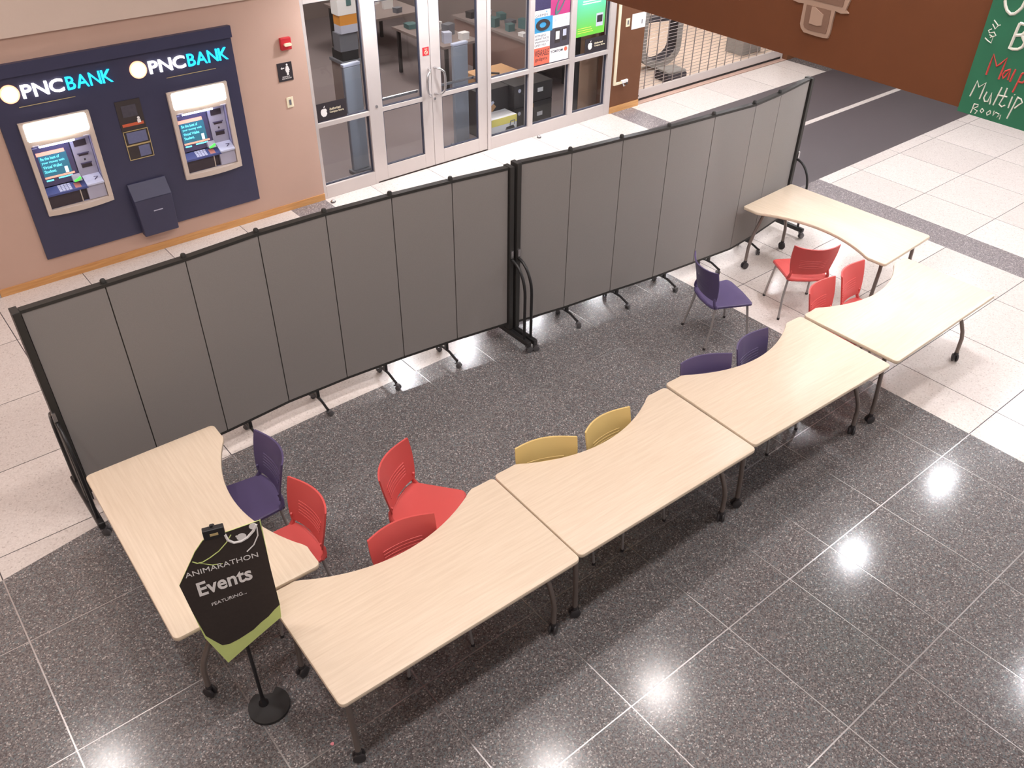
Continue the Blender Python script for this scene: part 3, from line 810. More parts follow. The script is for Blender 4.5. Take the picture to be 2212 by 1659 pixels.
box('counter_top', M['cardboard'], t, 0, .70, 0, .45, .60, .64); box('counter_front', M['cardboard'], t, .03, .67, .04, .08, 0, .60)
box('counter_side', M['cardboard'], t, .03, .07, .08, .42, 0, .60); box('counter_side', M['cardboard'], t, .63, .67, .08, .42, 0, .60)
t = thing('counter_rod', 'dark rod lying across the wooden shop counter', 'rod', (7.98, 10.40, .654))
MB().tube([(-.05,.12,0),(.18,-.14,0)], .014, 8).build('shaft', M['box_black'], t)
t = thing('display_board', 'tan board standing inside the right shop window', 'panel', (9.08, 9.7, 0))
box('board', M['tan_panel'], t, .2, .62, 0, .03, .02, 1.9); box('side_post', M['box_black'], t, .10, .195, 0, .03, 0, 1.9); box('side_post', M['store_wall'], t, .625, .72, 0, .03, 0, 1.9)
t = thing('display_kiosk', 'pale pedestal with white and orange display in the shop', 'display', (6.43, 11.9, 0))
box('pedestal', M['store_wall'], t, 0, .30, 0, .35, 0, .70); box('shelf', M['soft_black'], t, .02, .30, .02, .33, .74, .88)
box('monitor', M['grey_print'], t, 0, .31, .02, .22, .88, 1.14); box('base_band', M['pale_ink'], t, .03, .32, 0, .2, 1.14, 1.255)
box('orange_band', M['kiosk_orange'], t, .03, .32, .004, .2, 1.255, 1.40); box('screen', M['white'], t, .01, .33, 0, .2, 1.40, 2.0); box('screen_mark', M['teal_grey'], t, .16, .24, -.004, 0, 1.52, 1.9)
box('pedestal_top', M['grey_print'], t, -.02, .32, -.02, .37, .70, .74)
def shop_table(x, y, w, d, lab, where, seed, panel):
    t = thing('shop_table', lab, 'table', (x, y, 0), 0, 'shop merchandise tables')
    box('table_top', M['store_wall'], t, 0, w, 0, d, .72, .76)
    if panel: box('front_panel', M['shop_front'], t, .03, .06, .03, d-.03, 0.0, .72)
    for lx in (.07, w-.08):
        for ly in (.03, d-.08): box('leg', M['box_black'], t, lx, lx+.05, ly, ly+.05, 0, .72)
    rnd = random.Random(seed)
    rows = int(d/.36); ordn = ('first','second','third','fourth','fifth','sixth','seventh')
    for i in range(rows):
        for j in range(2):
            gx, gy = x+.08+j*w*.47+rnd.random()*.05, y+.1+i*.35+rnd.random()*.05
            cn, mk = rnd.choice((('pale grey','pale_ink'),('white','white'),('black','box_black'),('grey','grey_print'),('dark','teal_grey')))
            g = thing('gadget_box', '%s gadget box, %s from glass, %s row, %s' % (cn, ordn[i], ('left','right')[j], where), 'box', (gx, gy, .76), rnd.random()*.6-.3, 'boxed gadgets on shop tables')
            gw, gd, gh = .10+rnd.random()*.08, .10+rnd.random()*.08, .05+rnd.random()*.14
            box('carton', M[mk], g, 0, gw, 0, gd, 0, gh*.75); box('lid', M[mk], g, -.003, gw+.003, -.003, gd+.003, gh*.75, gh)
M['shop_front'] = mat('shop_front', rgb(150,120,110), 0.7)
shop_table(9.30, 10.75, .74, 2.3, 'long merchandise table behind the right shop windows', 'right shop table', 1, True)
shop_table(8.05, 11.55, .72, 1.5, 'middle merchandise table seen through the right glass door', 'middle shop table', 2, False)
shop_table(7.9, 13.6, 1.2, 1.5, 'far merchandise table seen through the left glass door', 'far shop table', 5, False)
for x, y, lab in ((5.255, 9.72, 'pale security pedestal behind the narrow left shop window'), (6.87, 9.62, 'pale security pedestal behind the right glass door')):
    t = thing('security_pedestal', lab, 'pedestal', (x, y, 0), math.radians(4), 'anti-theft pedestals')
    box('base', M['grey_print'], t, -.02, .27, -.05, .11, 0, .05, bevel=.01)
    box('antenna_panel', M['pale_blue'], t, 0, .25, .0, .06, .05, 1.40, bevel=.012)
    box('cap', M['pale_ink'], t, -.004, .254, -.004, .064, 1.40, 1.44, bevel=.01)

# ------------------------------------------------------------------ security grille and the lit room
t = thing('security_grille', 'closed aluminium roll-down grille right of the brown pier', 'grille', (10.22, YW+.12, 0))
GW = 3.88
box('guide_track', AL, t, 0, .03, -.03, .03, 0, HT); box('guide_track', AL, t, GW-.03, GW, -.03, .03, 0, HT)
box('bottom_bar', AL, t, .03, GW-.03, -.02, .02, .05, .18, bevel=.004)
box('threshold', M['wall_paint'], t, 0, GW, -.115, .05, .0, .012); box('shadow_gap_strip', M['soft_black'], t, .03, GW-.03, -.012, .03, .012, .05)  # black strip paints in the shadow gap under the bottom bar
MB().lathe([(.0001,-.026),(.014,-.026),(.014,-.02)], 10, (.10,0,.10), 'y').build('lock', M['caster'], t)
rod = None
k = 0
zz = .225
M['grille_rod'] = mat('grille_rod', rgb(158,148,144), 0.4, 0.5)
rm = MB().tube([(.03,0,0),(GW-.03,0,0)], .0036, 6).mesh('rod', M['grille_rod'], True)
while zz < HT-.02:
    o = bpy.data.objects.new('rod', rm); COL.objects.link(o); o.parent = t; o.location = (0,0,zz); zz += .052
lm = MB().box(-.006,.006,-.006,.006,.18,HT).mesh('link', M['grille_rod'])
for k in range(17):
    o = bpy.data.objects.new('link', lm); COL.objects.link(o); o.parent = t; o.location = (.245+k*.222,0,0)
t = thing('u_shaped_frame', 'grey U shaped frame on a stand behind the security grille', 'frame', (11.84, 10.35, 0), math.radians(-12))
def ushape(w, z0, z1, r):
    pts = [(-w, z1)]
    for k in range(13):
        a = math.pi*(1+k/12); pts.append((w*math.cos(a)*(1.0), z0+r+r*math.sin(a)))
    pts.append((w, z1)); return pts
uo, ui = ushape(.43, .03, 1.25, .33), ushape(.31, .15, 1.25, .24)
band = MB(); n_ = len(uo)
vs = [(p[0], 0, p[1]) for p in uo]+[(p[0], 0, p[1]) for p in ui]+[(p[0], .26, p[1]) for p in uo]+[(p[0], .26, p[1]) for p in ui]
fs = []
for k in range(n_-1):
    fs += [(k, k+1, n_+k+1, n_+k), (2*n_+k, 3*n_+k, 3*n_+k+1, 2*n_+k+1), (k, 2*n_+k, 2*n_+k+1, k+1)]
fs += [(0, n_, 3*n_, 2*n_), (n_-1, 3*n_-1, 4*n_-1, 2*n_-1)]
band.quadset(vs, fs); band.build('outer_band', M['bench_grey'], t)
lin_ = MB()
vi = [(p[0], 0, p[1]) for p in ui]+[(p[0], .26, p[1]) for p in ui]
lin_.quadset(vi, [(k, k+1, n_+k+1, n_+k) for k in range(n_-1)]); lin_.build('inner_lining', M['bench_dark'], t)
box('cross_bar', M['bench_dark'], t, -.31, .31, .05, .2, .80, .88)
t = thing('floor_block', 'dark grey block on the floor before the U shaped frame', 'block', (11.38, 9.72, 0), math.radians(-8))
box('block', M['bench_dark'], t, 0, .42, 0, .36, 0, .14, bevel=.02); box('block_top', M['bench_grey'], t, .01, .41, .01, .35, .14, .18, bevel=.02)
t = thing('grey_cabinet', 'low grey cabinet behind the right part of the grille', 'cabinet', (13.65, 9.95, 0))
box('body', M['bench_grey'], t, 0, .55, 0, .4, 0, .42, bevel=.01); box('cabinet_top', M['grey_print'], t, -.02, .57, -.02, .42, .42, .45)

# ================================================================== UPPER RIGHT: emblem and chalkboard on the fascia
fx = Matrix(((-FD.x, FN.x*-1, 0, FP.x), (-FD.y, FN.y*-1, 0, FP.y), (0, 0, 1, 0), (0, 0, 0, 1)))   # local x = reading right, y = into the fascia
def on_fascia(o, s, z):
    p = FP-FD*s; o.location = (p.x, p.y, z)
    o.rotation_euler = (0, 0, math.atan2(-FD.y, -FD.x)); return o
t = on_fascia(thing('wall_emblem', 'pale angular emblem plate on the brown fascia', 'emblem'), -1.83, 2.77)
E0 = [(-2.116,2.989),(-2.057,2.982),(-2.007,2.986),(-2.006,2.873),(-2.006,2.829),(-1.991,2.799),(-1.955,2.77),(-1.837,2.766),(-1.76,2.767),(-1.716,2.773),(-1.707,2.82),(-1.707,2.917),(-1.701,2.988),(-1.646,2.979),(-1.58,2.992),(-1.611,3.01),(-1.591,3.089),(-1.591,3.22),(-2.06,3.22),(-2.12,3.10)]
E1 = [(-1.973,2.985),(-1.97,2.88),(-1.966,2.83),(-1.951,2.808),(-1.911,2.798),(-1.738,2.804),(-1.734,2.886),(-1.737,2.985)]
E2 = [(-1.914,2.981),(-1.911,2.852),(-1.832,2.848),(-1.79,2.86),(-1.794,2.941),(-1.882,2.981)]
E3 = [(-2.00,3.03),(-1.64,3.03),(-1.63,3.19),(-2.03,3.19)]
loc = lambda P: [(p[0]+1.83, p[1]-2.77) for p in P]
MB().prism_xz(loc(E0), -.02, 0).build('base_plate', M['emblem_rim'], t)
MB().prism_xz(loc(E1), -.026, -.018).build('inner_plate', M['emblem_mid'], t)
MB().prism_xz(loc(E2), -.034, -.024).build('core_plate', M['emblem_rim'], t)
MB().prism_xz(loc(E3), -.026, -.018).build('inner_plate', M['emblem_mid'], t)
t = on_fascia(thing('chalkboard', 'green chalkboard with white and red handwriting at the right edge', 'chalkboard'), -.489, 2.53)
box('board', M['chalk_board'], t, 0, 1.10, -.025, -.002, 0, 1.25)
ST = {'O':[(-0.407,3.316),(-0.394,3.287),(-0.371,3.258),(-0.343,3.242),(-0.316,3.248),(-0.297,3.27),(-0.282,3.296),(-.275,3.34),(-.285,3.39),(-.32,3.42),(-.36,3.42),(-.395,3.385),(-.407,3.316)],
'B':[(-0.259,3.199),(-0.263,3.167),(-0.266,3.113),(-0.27,3.047),(-0.274,3.033),(-0.247,3.031),(-0.215,3.038),(-0.191,3.057),(-.185,3.09),(-.219,3.131)],'B2':[(-0.259,3.199),(-0.245,3.199),(-.21,3.195),(-.20,3.165),(-.219,3.131)],'B3':[(-0.263,3.119),(-0.219,3.131)],
'a1':[(-0.437,3.183),(-0.397,3.154),(-0.383,3.162)],'a2':[(-0.397,3.154),(-0.411,3.129),(-0.439,3.156)],'a3':[(-0.433,3.125),(-0.452,3.11),(-0.441,3.096),(-0.41,3.108),(-0.391,3.09),(-0.409,3.076),(-0.437,3.086)],'a4':[(-0.46,3.059),(-0.434,3.045),(-0.407,3.035),(-0.406,3.082),(-0.425,3.069)],
'M':[(-0.367,2.826),(-0.365,2.903),(-0.361,2.968),(-0.315,2.898),(-0.293,2.92),(-0.263,2.966),(-0.267,2.888),(-0.271,2.819)],'a':[(-0.213,2.901),(-0.244,2.882),(-0.256,2.851),(-0.243,2.832),(-0.231,2.85),(-0.213,2.901),(-.208,2.83)],'p':[(-0.181,2.909),(-0.186,2.869),(-0.19,2.823)],'p2':[(-0.13,2.894),(-0.139,2.82),(-.148,2.76)],'p3':[(-0.13,2.894),(-.095,2.905),(-.085,2.87),(-.105,2.838),(-.137,2.835)],
'mM':[(-0.43,2.655),(-0.42,2.716),(-0.413,2.771),(-0.388,2.731),(-0.348,2.773),(-0.352,2.717),(-0.357,2.654)],'mu':[(-0.321,2.716),(-0.329,2.67),(-0.315,2.648),(-0.293,2.654),(-0.285,2.718),(-0.275,2.656),(-0.275,2.639)],'ml':[(-0.23,2.773),(-0.239,2.707),(-0.248,2.64)],'mt':[(-0.193,2.777),(-0.195,2.719),(-0.209,2.657),(-0.186,2.646),(-0.166,2.663)],'mt2':[(-0.242,2.715),(-0.172,2.72)],'mi':[(-0.138,2.732),(-0.14,2.682),(-0.14,2.65)],'mid':[(-0.131,2.749),(-0.127,2.746)],'mp':[(-0.101,2.742),(-0.111,2.667),(-0.123,2.579)],'mp2':[(-0.098,2.734),(-0.077,2.732),(-.06,2.71),(-0.078,2.688),(-0.097,2.66)],
'r':[(-0.382,2.608),(-0.383,2.578),(-0.387,2.544)],'r2':[(-0.383,2.611),(-0.352,2.614),(-0.35,2.599),(-0.378,2.58),(-0.343,2.571),(-0.354,2.547)],'o1':[(-0.315,2.597),(-0.324,2.577),(-0.31,2.566),(-0.298,2.584),(-0.315,2.597)],'o2':[(-0.255,2.6),(-0.274,2.577),(-0.265,2.561),(-0.247,2.578),(-0.251,2.598)],'m':[(-0.226,2.605),(-0.225,2.57),(-0.211,2.598),(-0.185,2.593),(-0.194,2.567),(-0.172,2.591),(-0.172,2.559)]}
for kk, P in ST.items():
    r = .011 if kk[0] in 'OB' else (.0075 if kk in ('M','a','p','p2','p3') else (.0042 if kk[0] in 'a' else .0055))
    if kk in ('r','r2','o1','o2','m'): r = .0042
    q = [(p[0]+.489, -.025, p[1]-2.53) for p in P]
    MB().tube(q, r, 6).build('chalk_stroke', M['chalk_red'] if kk in ('M','a','p','p2','p3') else M['chalk'], t, smooth=True)

# ================================================================== ROOM DIVIDERS
def caster(parent, x, y, z_top, r=.028, ang=0, name='caster', wm=None):
    c, s = math.cos(ang), math.sin(ang)
    mb = MB()
    off = .022
    for sd in (-1, 1):
        w = MB().lathe([(.0001,-.009),(r*.8,-.009),(r,-.006),(r,.006),(r*.8,.009),(.0001,.009)], 14, (off, sd*.013, r), 'y')
        mb.quadset(w.v, w.f)
    mb.box(off-.012, off+.012, -.006, .006, r*.7, r*2.05)
    mb.tube([(0,0,r*1.9),(0,0,z_top)], .008, 8)
    mb.box(-.014, off+.012, -.02, .02, r*1.95, r*2.25)
    mb.xf(Matrix.Translation((x, y, 0)) @ Matrix.Rotation(ang, 4, 'Z'))
    return mb.build(name, wm or M['caster'], parent, smooth=True)

def divider(pts, H, zb, feet, label, end_first, end_last):
    """pts: front face line of the panels, left to right"""
    t = thing('room_divider', label, 'room divider', (pts[0][0], pts[0][1], 0), 0, 'folding room dividers')
    ox, oy = pts[0]
    P = [Vector((p[0]-ox, p[1]-oy, 0)) for p in pts]
    th = .05
    for i in range(len(P)-1):
        a, b = P[i], P[i+1]; u = (b-a).normalized(); n = Vector((-u.y, u.x, 0))
        if n.y < 0: n = -n
        g = .0035
        a2, b2 = a+u*g, b-u*g
        def slab(z0, z1, d0, d1, aa, bb):
            c = [aa+n*d0, bb+n*d0, bb+n*d1, aa+n*d1]
            return MB().hexa([(p.x,p.y,z0) for p in c]+[(p.x,p.y,z1) for p in c])
        pn = slab(zb+.02, H-.022, 0, th, a2, b2).build('panel', M['panel_fabric'], t, bevel=.003)
        slab(H-.022, H, -.003, th+.003, a, b).build('top_trim', M['panel_frame'], pn)
        slab(zb, zb+.02, -.003, th+.003, a, b).build('bottom_trim', M['panel_frame'], pn)
        if i > 0:
            MB().lathe([(.0001,.028),(.014,.026),(.02,.016),(.02,0),(.026,0),(.026,-.012)], 14, (a.x, a.y+th*.5, H+.002)).build('hinge_cap', M['panel_frame'], t, smooth=True)
            slab(zb+.02, H-.022, .012, th-.012, a-u*.004, a+u*.004).build('hinge_strip', M['panel_frame'], t)
    def at(x):
        for i in range(len(P)-1):
            if P[i].x <= x-ox <= P[i+1].x:
                k = (x-ox-P[i].x)/(P[i+1].x-P[i].x); return P[i].lerp(P[i+1], k)
        return P[-1] if x-ox > P[-1].x else P[0]
    # inner T feet
    for x in feet:
        p = at(x); c = Vector((p.x, p.y+th/2, 0))
        ft = MB().box(c.x-.014, c.x+.014, c.y-.014, c.y+.014, .11, zb)
        ft.tube([(c.x, c.y-.17, .076), (c.x, c.y-.145, .08), (c.x, c.y-.05, .112), (c.x, c.y+.05, .112), (c.x, c.y+.145, .08), (c.x, c.y+.17, .076)], .012, 10)
        fo = ft.build('foot', M['frame_gloss'], t, smooth=True)
        for sd in (-1, 1): caster(fo, c.x, c.y+sd*.16, .076, .024, math.radians(random.uniform(-60, 60)), wm=M['caster_grey'])
    # end frames with looped handles
    for e, p, sgn in ((end_first, P[0], -1), (end_last, P[-1], 1)):
        if not e: continue
        cx = p.x+sgn*.026; cy = p.y+th/2
        box('end_post', M['panel_frame'], t, cx-.024, cx+.024, cy-.05, cy+.05, .14, H+.004, bevel=.004)
        cx += sgn*(.02 if (e and e != 'inner') else 0)
        bs = MB().box(cx-.025, cx+.025, cy-.33, cy+.33, .085, .135)
        bo = bs.build('end_base', M['frame_gloss'], t, bevel=.01)
        for sd in (-1, 1):
            caster(bo, cx, cy+sd*.30, .086, .032, math.radians(random.uniform(-40, 40)), wm=M['caster_grey'])
            lp = []
            for k in range(9):
                a = math.pi/2*k/8
                lp.append((cx, cy+sd*(.045+.205*math.sin(a)), .90-.30*(1-math.cos(a))))
            lp.append((cx, cy+sd*.25, .12))
            MB().tube(lp, .014, 10).build('loop_handle', M['frame_gloss'], t, smooth=True)
        box('latch', M['steel'], t, cx-.012, cx+.012, cy-.062, cy-.05, .92, .99)
    return t
KL, KR = (4.75-1.79)/2.92, (4.75-1.81)/2.92
LP = [(0.505,5.469),(1.03,5.47),(1.58,5.48),(2.141,5.518),(2.69,5.503),(3.251,5.457),(3.793,5.392),(4.321,5.312)]
RP = [(4.453,5.338),(4.97,5.249),(5.539,5.183),(6.089,5.109),(6.667,5.06),(7.229,5.012),(7.696,5.057),(8.318,5.152)]
LP = [(x*KL, y*KL) for x, y in LP]; RP = [(x*KR+.02, y*KR) for x, y in RP]
divider(LP, 1.79, .195, [1.15,1.80,2.44,3.11,3.74], 'left grey folding room divider in front of the cash machines', True, 'inner')
divider(RP, 1.81, .175, [5.08,5.71,6.35,7.0,7.71], 'right grey folding room divider bending back behind the far table', 'inner', True)

# ================================================================== TABLES
def top_outline():
    pts = []
    def y_of(x):
        s = abs(x)
        if s >= .69: return .90
        a_ = .705+.485*s*s                 # a circular scoop, eased into the flat ends
        k = max(0.0, (s-.58)/.11)
        return a_+(.90-a_)*k*k*(3-2*k)
    # counter-clockwise from the left end of the straight edge
    def corner(cx, cy, r, a0, n=4):
        return [(cx+r*math.cos(math.radians(a0+90*k/n)), cy+r*math.sin(math.radians(a0+90*k/n))) for k in range(n+1)]
    r = .035
    pts += corner(-.825+r, r, r, 180)
    pts += corner(.825-r, r, r, 270)
    pts += corner(.825-r, .90-r, r, 0)
    for k in range(1, 40):
        x = .76-1.52*k/40
        pts.append((x, y_of(x)))
    pts += corner(-.825+r, .90-r, r, 90)
    return pts
def make_table():
    t = thing('scalloped_table', 'x', 'table', (0,0,0), 0, 'pale wood tables with a scooped edge')
    rounded_slab(MB(), top_outline(), .705, .74, .010).build('table_top', M['laminate'], t, smooth=True)
    bm = MB().tube([(-.70,.30,.675),(.70,.30,.675)], .02, 10); bm.build('beam', M['table_leg'], t, smooth=True)
    bm = MB().tube([(-.70,.56,.675),(.70,.56,.675)], .02, 10); bm.build('beam', M['table_leg'], t, smooth=True)
    for sx in (-1, 1):
        box('bracket', M['table_leg'], t, sx*.70-.03, sx*.70+.03, .12, .68, .685, .705)
    for sx in (-1, 1):
        for y, yi in ((.10, .30), (.81, .60)):
            if sx < 0:
                x = -.74
                path = [(x+.01, y+(yi-y)*.25, .69), (x, y+(yi-y)*.18, .60), (x, y+(yi-y)*.05, .30), (x, y, .08)]
            else:
                x = .72
                path = [(x-.02, yi, .69), (x-.01, y+(yi-y)*.75, .58), (x, y+(yi-y)*.30, .41), (x, y+(yi-y)*.10, .32), (x, y+(yi-y)*.02, .25), (x, y, .08)]
            lg = MB().tube(path, .018, 12).build('leg', M['table_leg'], t, smooth=True)
            mb = MB()
            for sd in (-1, 1):
                w = MB().lathe([(.0001,-.011),(.03,-.011),(.038,-.006),(.038,.006),(.03,.011),(.0001,.011)], 18, (0, sd*.017, .038), 'y')
                mb.quadset(w.v, w.f)
            mb.box(-.012, .012, -.006, .006, .03, .075); mb.lathe([(.0001,.07),(.02,.07),(.02,.10),(.0001,.10)], 12)
            mb.xf(Matrix.Translation((x, y, 0)) @ Matrix.Rotation(.5*sx+y, 4, 'Z'))
            mb.build('caster', M['caster'], lg, smooth=True)
    return t
tbl = make_table()
TABS = [((.442,4.238), -91.42, 'pale scooped table at the left end, partly behind the events sign'),
        ((1.755,2.461), -1.46, 'nearest pale scooped table, its corner by the events sign'),
        ((3.413,2.431), -1.66, 'pale scooped table with two yellow chairs tucked in'),
        ((5.078,2.403), -2.3, 'pale scooped table with two purple chairs tucked in'),
        ((6.80,2.37), 0.52, 'pale scooped table on the white floor with two red chairs tucked in'),
        ((8.195,4.174), 92.39, 'pale scooped table at the far right end, turned toward the divider')]
for i, (p, a, lab) in enumerate(TABS):
    o = tbl if i == 0 else copy_tree(tbl)
    o.location = (p[0], p[1], 0.0015 if i in (0, 5) else 0); o.rotation_euler = (0, 0, math.radians(a)); o['label'] = lab

# ================================================================== CHAIRS (local +y = the way the sitter faces)
def make_chair(mt):
    t = thing('stacking_chair', 'x', 'chair', (0,0,0))
    # seat: rounded, wider at the front, slightly dished
    out = []
    def cr(cx, cy, r, a0, n=5): return [(cx+r*math.cos(math.radians(a0+90*k/n)), cy+r*math.sin(math.radians(a0+90*k/n))) for k in range(n+1)]
    out = cr(-.205+.05, -.215+.05, .05, 180)+[(0,-.222)]+cr(.205-.05, -.215+.05, .05, 270)+cr(.235-.05, .215-.05, .05, 0)+[(0,.228)]+cr(-.235+.05, .215-.05, .05, 90)
    rings = []
    for ins, z in ((.012,.420),(.0,.428),(.0,.446),(.008,.454),(.03,.452),(.09,.446),(.16,.443)):
        q = [(p[0]*(1-ins/.22), p[1]*(1-ins/.22)) for p in out]
        rings.append([(x, y, z-(.012 if y > .17 else 0)*max(0,(y-.17)/.05)) for x, y in q])
    MB().layers(rings).build('seat', mt, t, smooth=True)
    # back shell
    nu, nv, th = 16, 12, .013
    front, back = [], []
    for j in range(nv+1):
        v = j/nv
        for i in range(nu+1):
            u = -1+2*i/nu
            hw = .192+.036*math.sin(math.pi*min(1, v*1.15)*.55)
            x = u*hw
            z = .505+.325*v-.012*v*(1-u*u)+.006*abs(u)**6*v
            y = -.212-.085*v**1.3+.075*u*u*(.5+.5*v)
            front.append((x, y, z)); back.append((x, y-th, z-.001))
    mb = MB(); n1 = nu+1
    fs = []
    for j in range(nv):
        for i in range(nu):
            a = j*n1+i
            fs.append((a+1, a, a+n1, a+n1+1))
    N0 = len(front)
    fb_ = [tuple(q+N0 for q in f[::-1]) for f in fs]
    rim = [i for i in range(n1)]+[j*n1+nu for j in range(1, nv+1)]+[nv*n1+i for i in range(nu-1, -1, -1)]+[j*n1 for j in range(nv-1, 0, -1)]
    rf = [(rim[k], rim[(k+1)%len(rim)], rim[(k+1)%len(rim)]+N0, rim[k]+N0) for k in range(len(rim))]
    mb.quadset(front+back, fs+fb_+rf)
    bk = mb.build('backrest', mt, t, smooth=True)
    # lumbar grooves standing proud on the shell
    for v in (.24,.31,.38,.45,.52):
        pts = []
        for k in range(13):
            u = -.62+1.24*k/12
            hw = .192+.036*math.sin(math.pi*min(1, v*1.15)*.55)
            pts.append((u*hw, -.212-.085*v**1.3+.075*u*u*(.5+.5*v)-th/2, .505+.325*v-.012*v*(1-u*u)+.012*u*u))
        MB().tube(pts, .0095, 6).build('rib', mt, bk, smooth=True)
    # uprights joining seat and back, with the lip between them
    for sx in (-1, 1):
        MB().tube([(sx*.20,-.165,.436),(sx*.198,-.19,.47),(sx*.188,-.195,.51),(sx*.182,-.178,.56)], [.016,.015,.013,.008], 8).build('back_upright', mt, t, smooth=True)
    MB().tube([(-.20,-.185,.44),(-.12,-.215,.44),(0,-.225,.44),(.12,-.215,.44),(.20,-.185,.44)], .015, 8).build('rear_lip', mt, t, smooth=True)
    for sx, sy in ((-1,-1),(1,-1),(-1,1),(1,1)):
        lg = MB().tube([(sx*.19, sy*.17-.0, .425),(sx*.215, sy*.195, .22),(sx*.232, sy*.225-(.02 if sy < 0 else 0), .004)], .0115, 10).build('leg', M['chair_leg'], t, smooth=True)
        MB().lathe([(.0001,0),(.014,0),(.014,.022),(.0001,.022)], 10, (sx*.232, sy*.225-(.02 if sy < 0 else 0), 0)).build('glide', M['caster'], lg, smooth=True)
    for sy in (-1, 1):
        MB().tube([(-.19, sy*.17, .415),(.19, sy*.17, .415)], .010, 8).build('stretcher', M['chair_leg'], t, smooth=True)
    return t
protos = {}
CH = [('purple', 1.29, 4.47, 177, 'purple chair facing the left end table, near the divider'),
      ('red', 1.275, 3.87, 183, 'red chair facing the left end table, next to the events sign'),
      ('red', 2.25, 3.63, -57, 'red chair standing askew with its seat showing, nearest table'),
      ('red', 1.795, 3.04, -97, 'red chair tucked into the nearest table with its back showing'),
      ('yellow', 2.955, 3.09, -112, 'left of the two yellow chairs'),
      ('yellow', 3.56, 2.99, -88, 'right of the two yellow chairs'),
      ('purple', 4.61, 3.06, -110, 'left of the two purple chairs tucked under a table'),
      ('purple', 5.225, 3.00, -84, 'right of the two purple chairs tucked under a table'),
      ('purple', 6.094, 4.21, -22, 'purple chair standing free in the open, seen from behind'),
      ('red', 7.12, 4.04, 55, 'red chair seen from behind, facing the far right table'),
      ('red', 6.405, 3.15, -84, 'left of the two red chairs tucked into the table on white floor'),
      ('red', 6.893, 3.15, -82, 'right of the two red chairs tucked into the table on white floor')]
for c, x, y, a, lab in CH:
    if c not in protos:
        o = protos[c] = make_chair(M[c+'_plastic'])
    else:
        o = copy_tree(protos[c])
    o.location = (x, y, 0); o.rotation_euler = (0, 0, math.radians(a-90)); o['label'] = lab; o['group'] = c+' stacking chairs'

# ================================================================== EVENTS SIGN
t = thing('sign_stand', 'black sign stand with round base beside the nearest table', 'sign stand', (.746, 3.244, 0))
c0, c1 = [], []
for k in range(30):                       # a disc with a bite, like a thick crescent
    a = math.radians(105+300*k/29)
    c0.append((.02+.125*math.cos(a), -.03+.125*math.sin(a)))
for k in range(10):
    a = math.radians(45+60*k/9)
    c0.append((.02+.125*math.cos(a)*(.25+.0*k)+.03, -.03+.125*math.sin(a)*.35+.03))
MB().prism(c0, 0, .022).build('base', M['soft_black'], t)
MB().tube([(0,0,.02),(0,0,1.58)], .011, 10).build('pole', M['black'], t, smooth=True)
MB().lathe([(.03,.02),(.03,.03),(.016,.05),(.012,.09)], 14).build('collar', M['black'], t, smooth=True)
SU = Vector((.953,-.304,0)).normalized(); SNm = Vector((-.304,-.953,0)).normalized()
ang = math.atan2(SU.y, SU.x)
MB().box(-.052, .052, -.045, -.012, 1.525, 1.59).xf(Matrix.Rotation(ang, 4, 'Z')).build('clip', M['black'], t, bevel=.004)
MB().box(-.02, .02, -.047, -.045, 1.55, 1.565).xf(Matrix.Rotation(ang, 4, 'Z')).build('clip_plate', M['gold_line'], t)
MB().lathe([(.0001,.012),(.008,.012),(.008,0)], 10, (-.005,-.02,1.59)).xf(Matrix.Rotation(ang, 4, 'Z')).build('clip_screw', M['black'], t)
po = thing('events_poster', 'black and green Animarathon events poster clipped to the stand', 'poster', (.746, 3.244, 0), ang)
PY = -.034
def curl(x, z):
    # the sheet bows a little; its lower edge swings outward
    return PY-.02*max(0, (1.0-z))**2-.05*(x*x)
outline = [(-.06,1.53),(.23,1.57),(.222,1.186),(.226,.907),(.217,.80),(-.117,.549),(-.193,.811),(-.211,1.037),(-.229,1.261),(-.111,1.466)]
def inside(px, pz):
    r = False; n_ = len(outline); j = n_-1
    for i in range(n_):
        xi, zi = outline[i]; xj, zj = outline[j]
        if (zi > pz) != (zj > pz) and px < (xj-xi)*(pz-zi)/(zj-zi)+xi: r = not r
        j = i
    return r
def sheet(name, mt, poly, d0, d1):
    """cut a curled sheet out of horizontal strips of the outline"""
    zs = sorted(set([round(p[1], 4) for p in poly]+[min(p[1] for p in poly)+k*(max(p[1] for p in poly)-min(p[1] for p in poly))/18 for k in range(19)]))
    mb = MB(); n_ = len(poly)
    def span(z):
        xs = []
        for i in range(n_):
            (xa, za), (xb, zb_) = poly[i], poly[(i+1)%n_]
            if za == zb_: continue
            if min(za, zb_)-1e-9 <= z <= max(za, zb_)+1e-9: xs.append(xa+(xb-xa)*(z-za)/(zb_-za))
        return (min(xs), max(xs))
    rows = []
    for z in zs:
        a_, b_ = span(min(max(z, min(p[1] for p in poly)+1e-5), max(p[1] for p in poly)-1e-5))
        rows.append([(a_+(b_-a_)*k/10, z) for k in range(11)])
    R_ = len(rows)
    vs = [(x, curl(x, z)-d0, z) for r in rows for x, z in r]+[(x, curl(x, z)-d1, z) for r in rows for x, z in r]
    n0 = R_*11; fs = []
    for j in range(R_-1):
        for i in range(10):
            a_ = j*11+i
            fs.append((a_, a_+1, a_+12, a_+11)); fs.append((n0+a_, n0+a_+11, n0+a_+12, n0+a_+1))
    rim = list(range(11))+[j*11+10 for j in range(1,R_)]+[(R_-1)*11+i for i in range(9,-1,-1)]+[j*11 for j in range(R_-2,0,-1)]
    for k in range(len(rim)):
        a_, b_ = rim[k], rim[(k+1)%len(rim)]; fs.append((a_, a_+n0, b_+n0, b_))
    mb.quadset(vs, fs)
    return mb.build(name, mt, po, smooth=True)
sheet('green_sheet', M['poster_green'], outline, .003, 0)
rnd = random.Random(3)
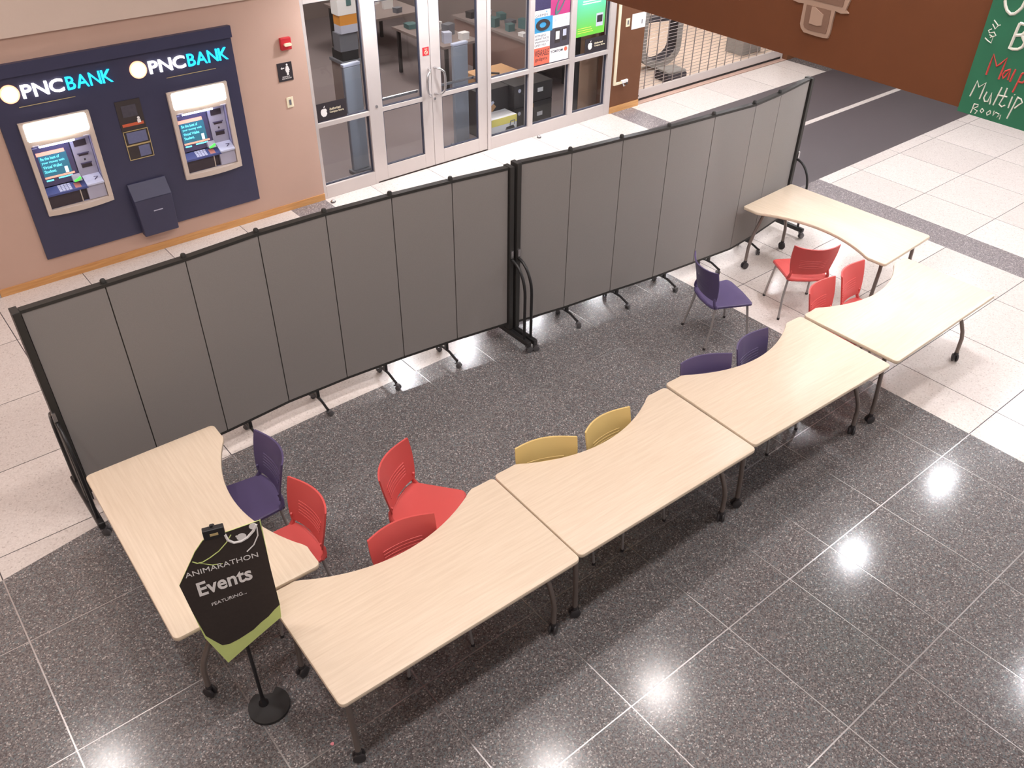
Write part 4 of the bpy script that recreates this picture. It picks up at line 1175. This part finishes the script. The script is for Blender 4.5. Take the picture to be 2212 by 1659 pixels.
torn = [(.2255,.905),(.19,.875),(.15,.84),(.11,.80),(.06,.765),(.02,.745),(-.03,.72),(-.08,.708),(-.119,.705),(-.15,.76),(-.185,.83)]
torn = [(x+rnd.uniform(-.004,.004), z+rnd.uniform(-.006,.006)) for x, z in torn]
blk = [(-.058,1.5285),(.222,1.567),(.2225,1.40),(.2215,1.186)]+torn+[(-.209,1.037),(-.227,1.261),(-.109,1.464)]
blk = [(x*1.006, z) for x, z in blk]
sheet('black_print', M['poster_black'], blk, .0045, .0015)
def ptext(s, x0, z0, x1, z1, h, off=0.0, shear=0.0):
    u = Vector((x1-x0, curl(x1,z1)-curl(x0,z0), z1-z0))
    text(s, 'lettering', M['white'], po, (x0, min(curl(x0,z0), curl(x1,z1))-.0062, z0), u, (0,0,1), u.length, h, .001, off, shear)
ptext('ANIMARATHON', -.188, 1.303, .178, 1.318, .036)
ptext('Events', -.152, 1.14, .125, 1.165, .105, .022)
ptext('FEATURING...', -.108, 1.045, .075, 1.068, .024)
def pstroke(P, r, nm, mt):
    MB().tube([(x, curl(x,z)-.0055, z) for x, z in P], r, 6).build(nm, mt, po, smooth=True)
pstroke([(.048,1.535),(.055,1.49),(.08,1.462),(.115,1.46),(.15,1.475),(.185,1.51),(.205,1.55)], .0075, 'white_swirl', M['white'])
pstroke([(.205,1.53),(.20,1.47),(.17,1.41),(.13,1.375)], .0035, 'white_swirl', M['white'])
pstroke([(-.135,1.405),(-.115,1.385),(-.09,1.383),(-.05,1.40),(0,1.43),(.045,1.475),(.075,1.52)], .003, 'green_swirl', M['poster_green'])
pstroke([(-.11,1.385),(-.05,1.345),(0,1.335)], .0018, 'green_swirl', M['poster_green'])
MB().lathe([(.0001,-.0022),(.024,-.0022),(.024,0)], 18, (.122, curl(.122,1.488)-.005, 1.488), 'y').build('white_dot', M['white'], po)
MB().lathe([(.0001,-.0022),(.006,-.0022),(.006,0)], 12, (.10, curl(.10,1.50)-.005, 1.50), 'y').build('white_dot', M['white'], po)
MB().lathe([(.0001,-.0022),(.02,-.0022),(.02,0)], 14, (.188, curl(.188,1.545)-.005, 1.542), 'y').build('white_dot', M['white'], po)

# ================================================================== SMALL THINGS ON THE FLOOR
for x, y, lab in ((4.60, 9.15, 'small grey dome door stop beside the dark floor stripe'), (8.06, 9.20, 'small grey dome door stop before the shop window')):
    t = thing('door_stop', lab, 'door stop', (x, y, 0), 0, 'floor door stops')
    MB().lathe([(.03,0),(.03,.012),(.024,.032),(.012,.042),(.0001,.044)], 16).build('dome', M['steel'], t, smooth=True)
    MB().lathe([(.031,.010),(.034,.014),(.031,.020)], 16).build('bumper', M['caster'], t, smooth=True)
t = MB().prism([(.011*math.cos(k)*(1+.2*math.sin(3*k)), .011*math.sin(k)) for k in [2*math.pi*i/10 for i in range(10)]], 0, .002).build('paper_scrap', M['pink_scrap'], None, loc=(.942, 2.762, 0))
tag(t, 'tiny pink scrap on the dark floor in front of the nearest table', 'paper scrap')
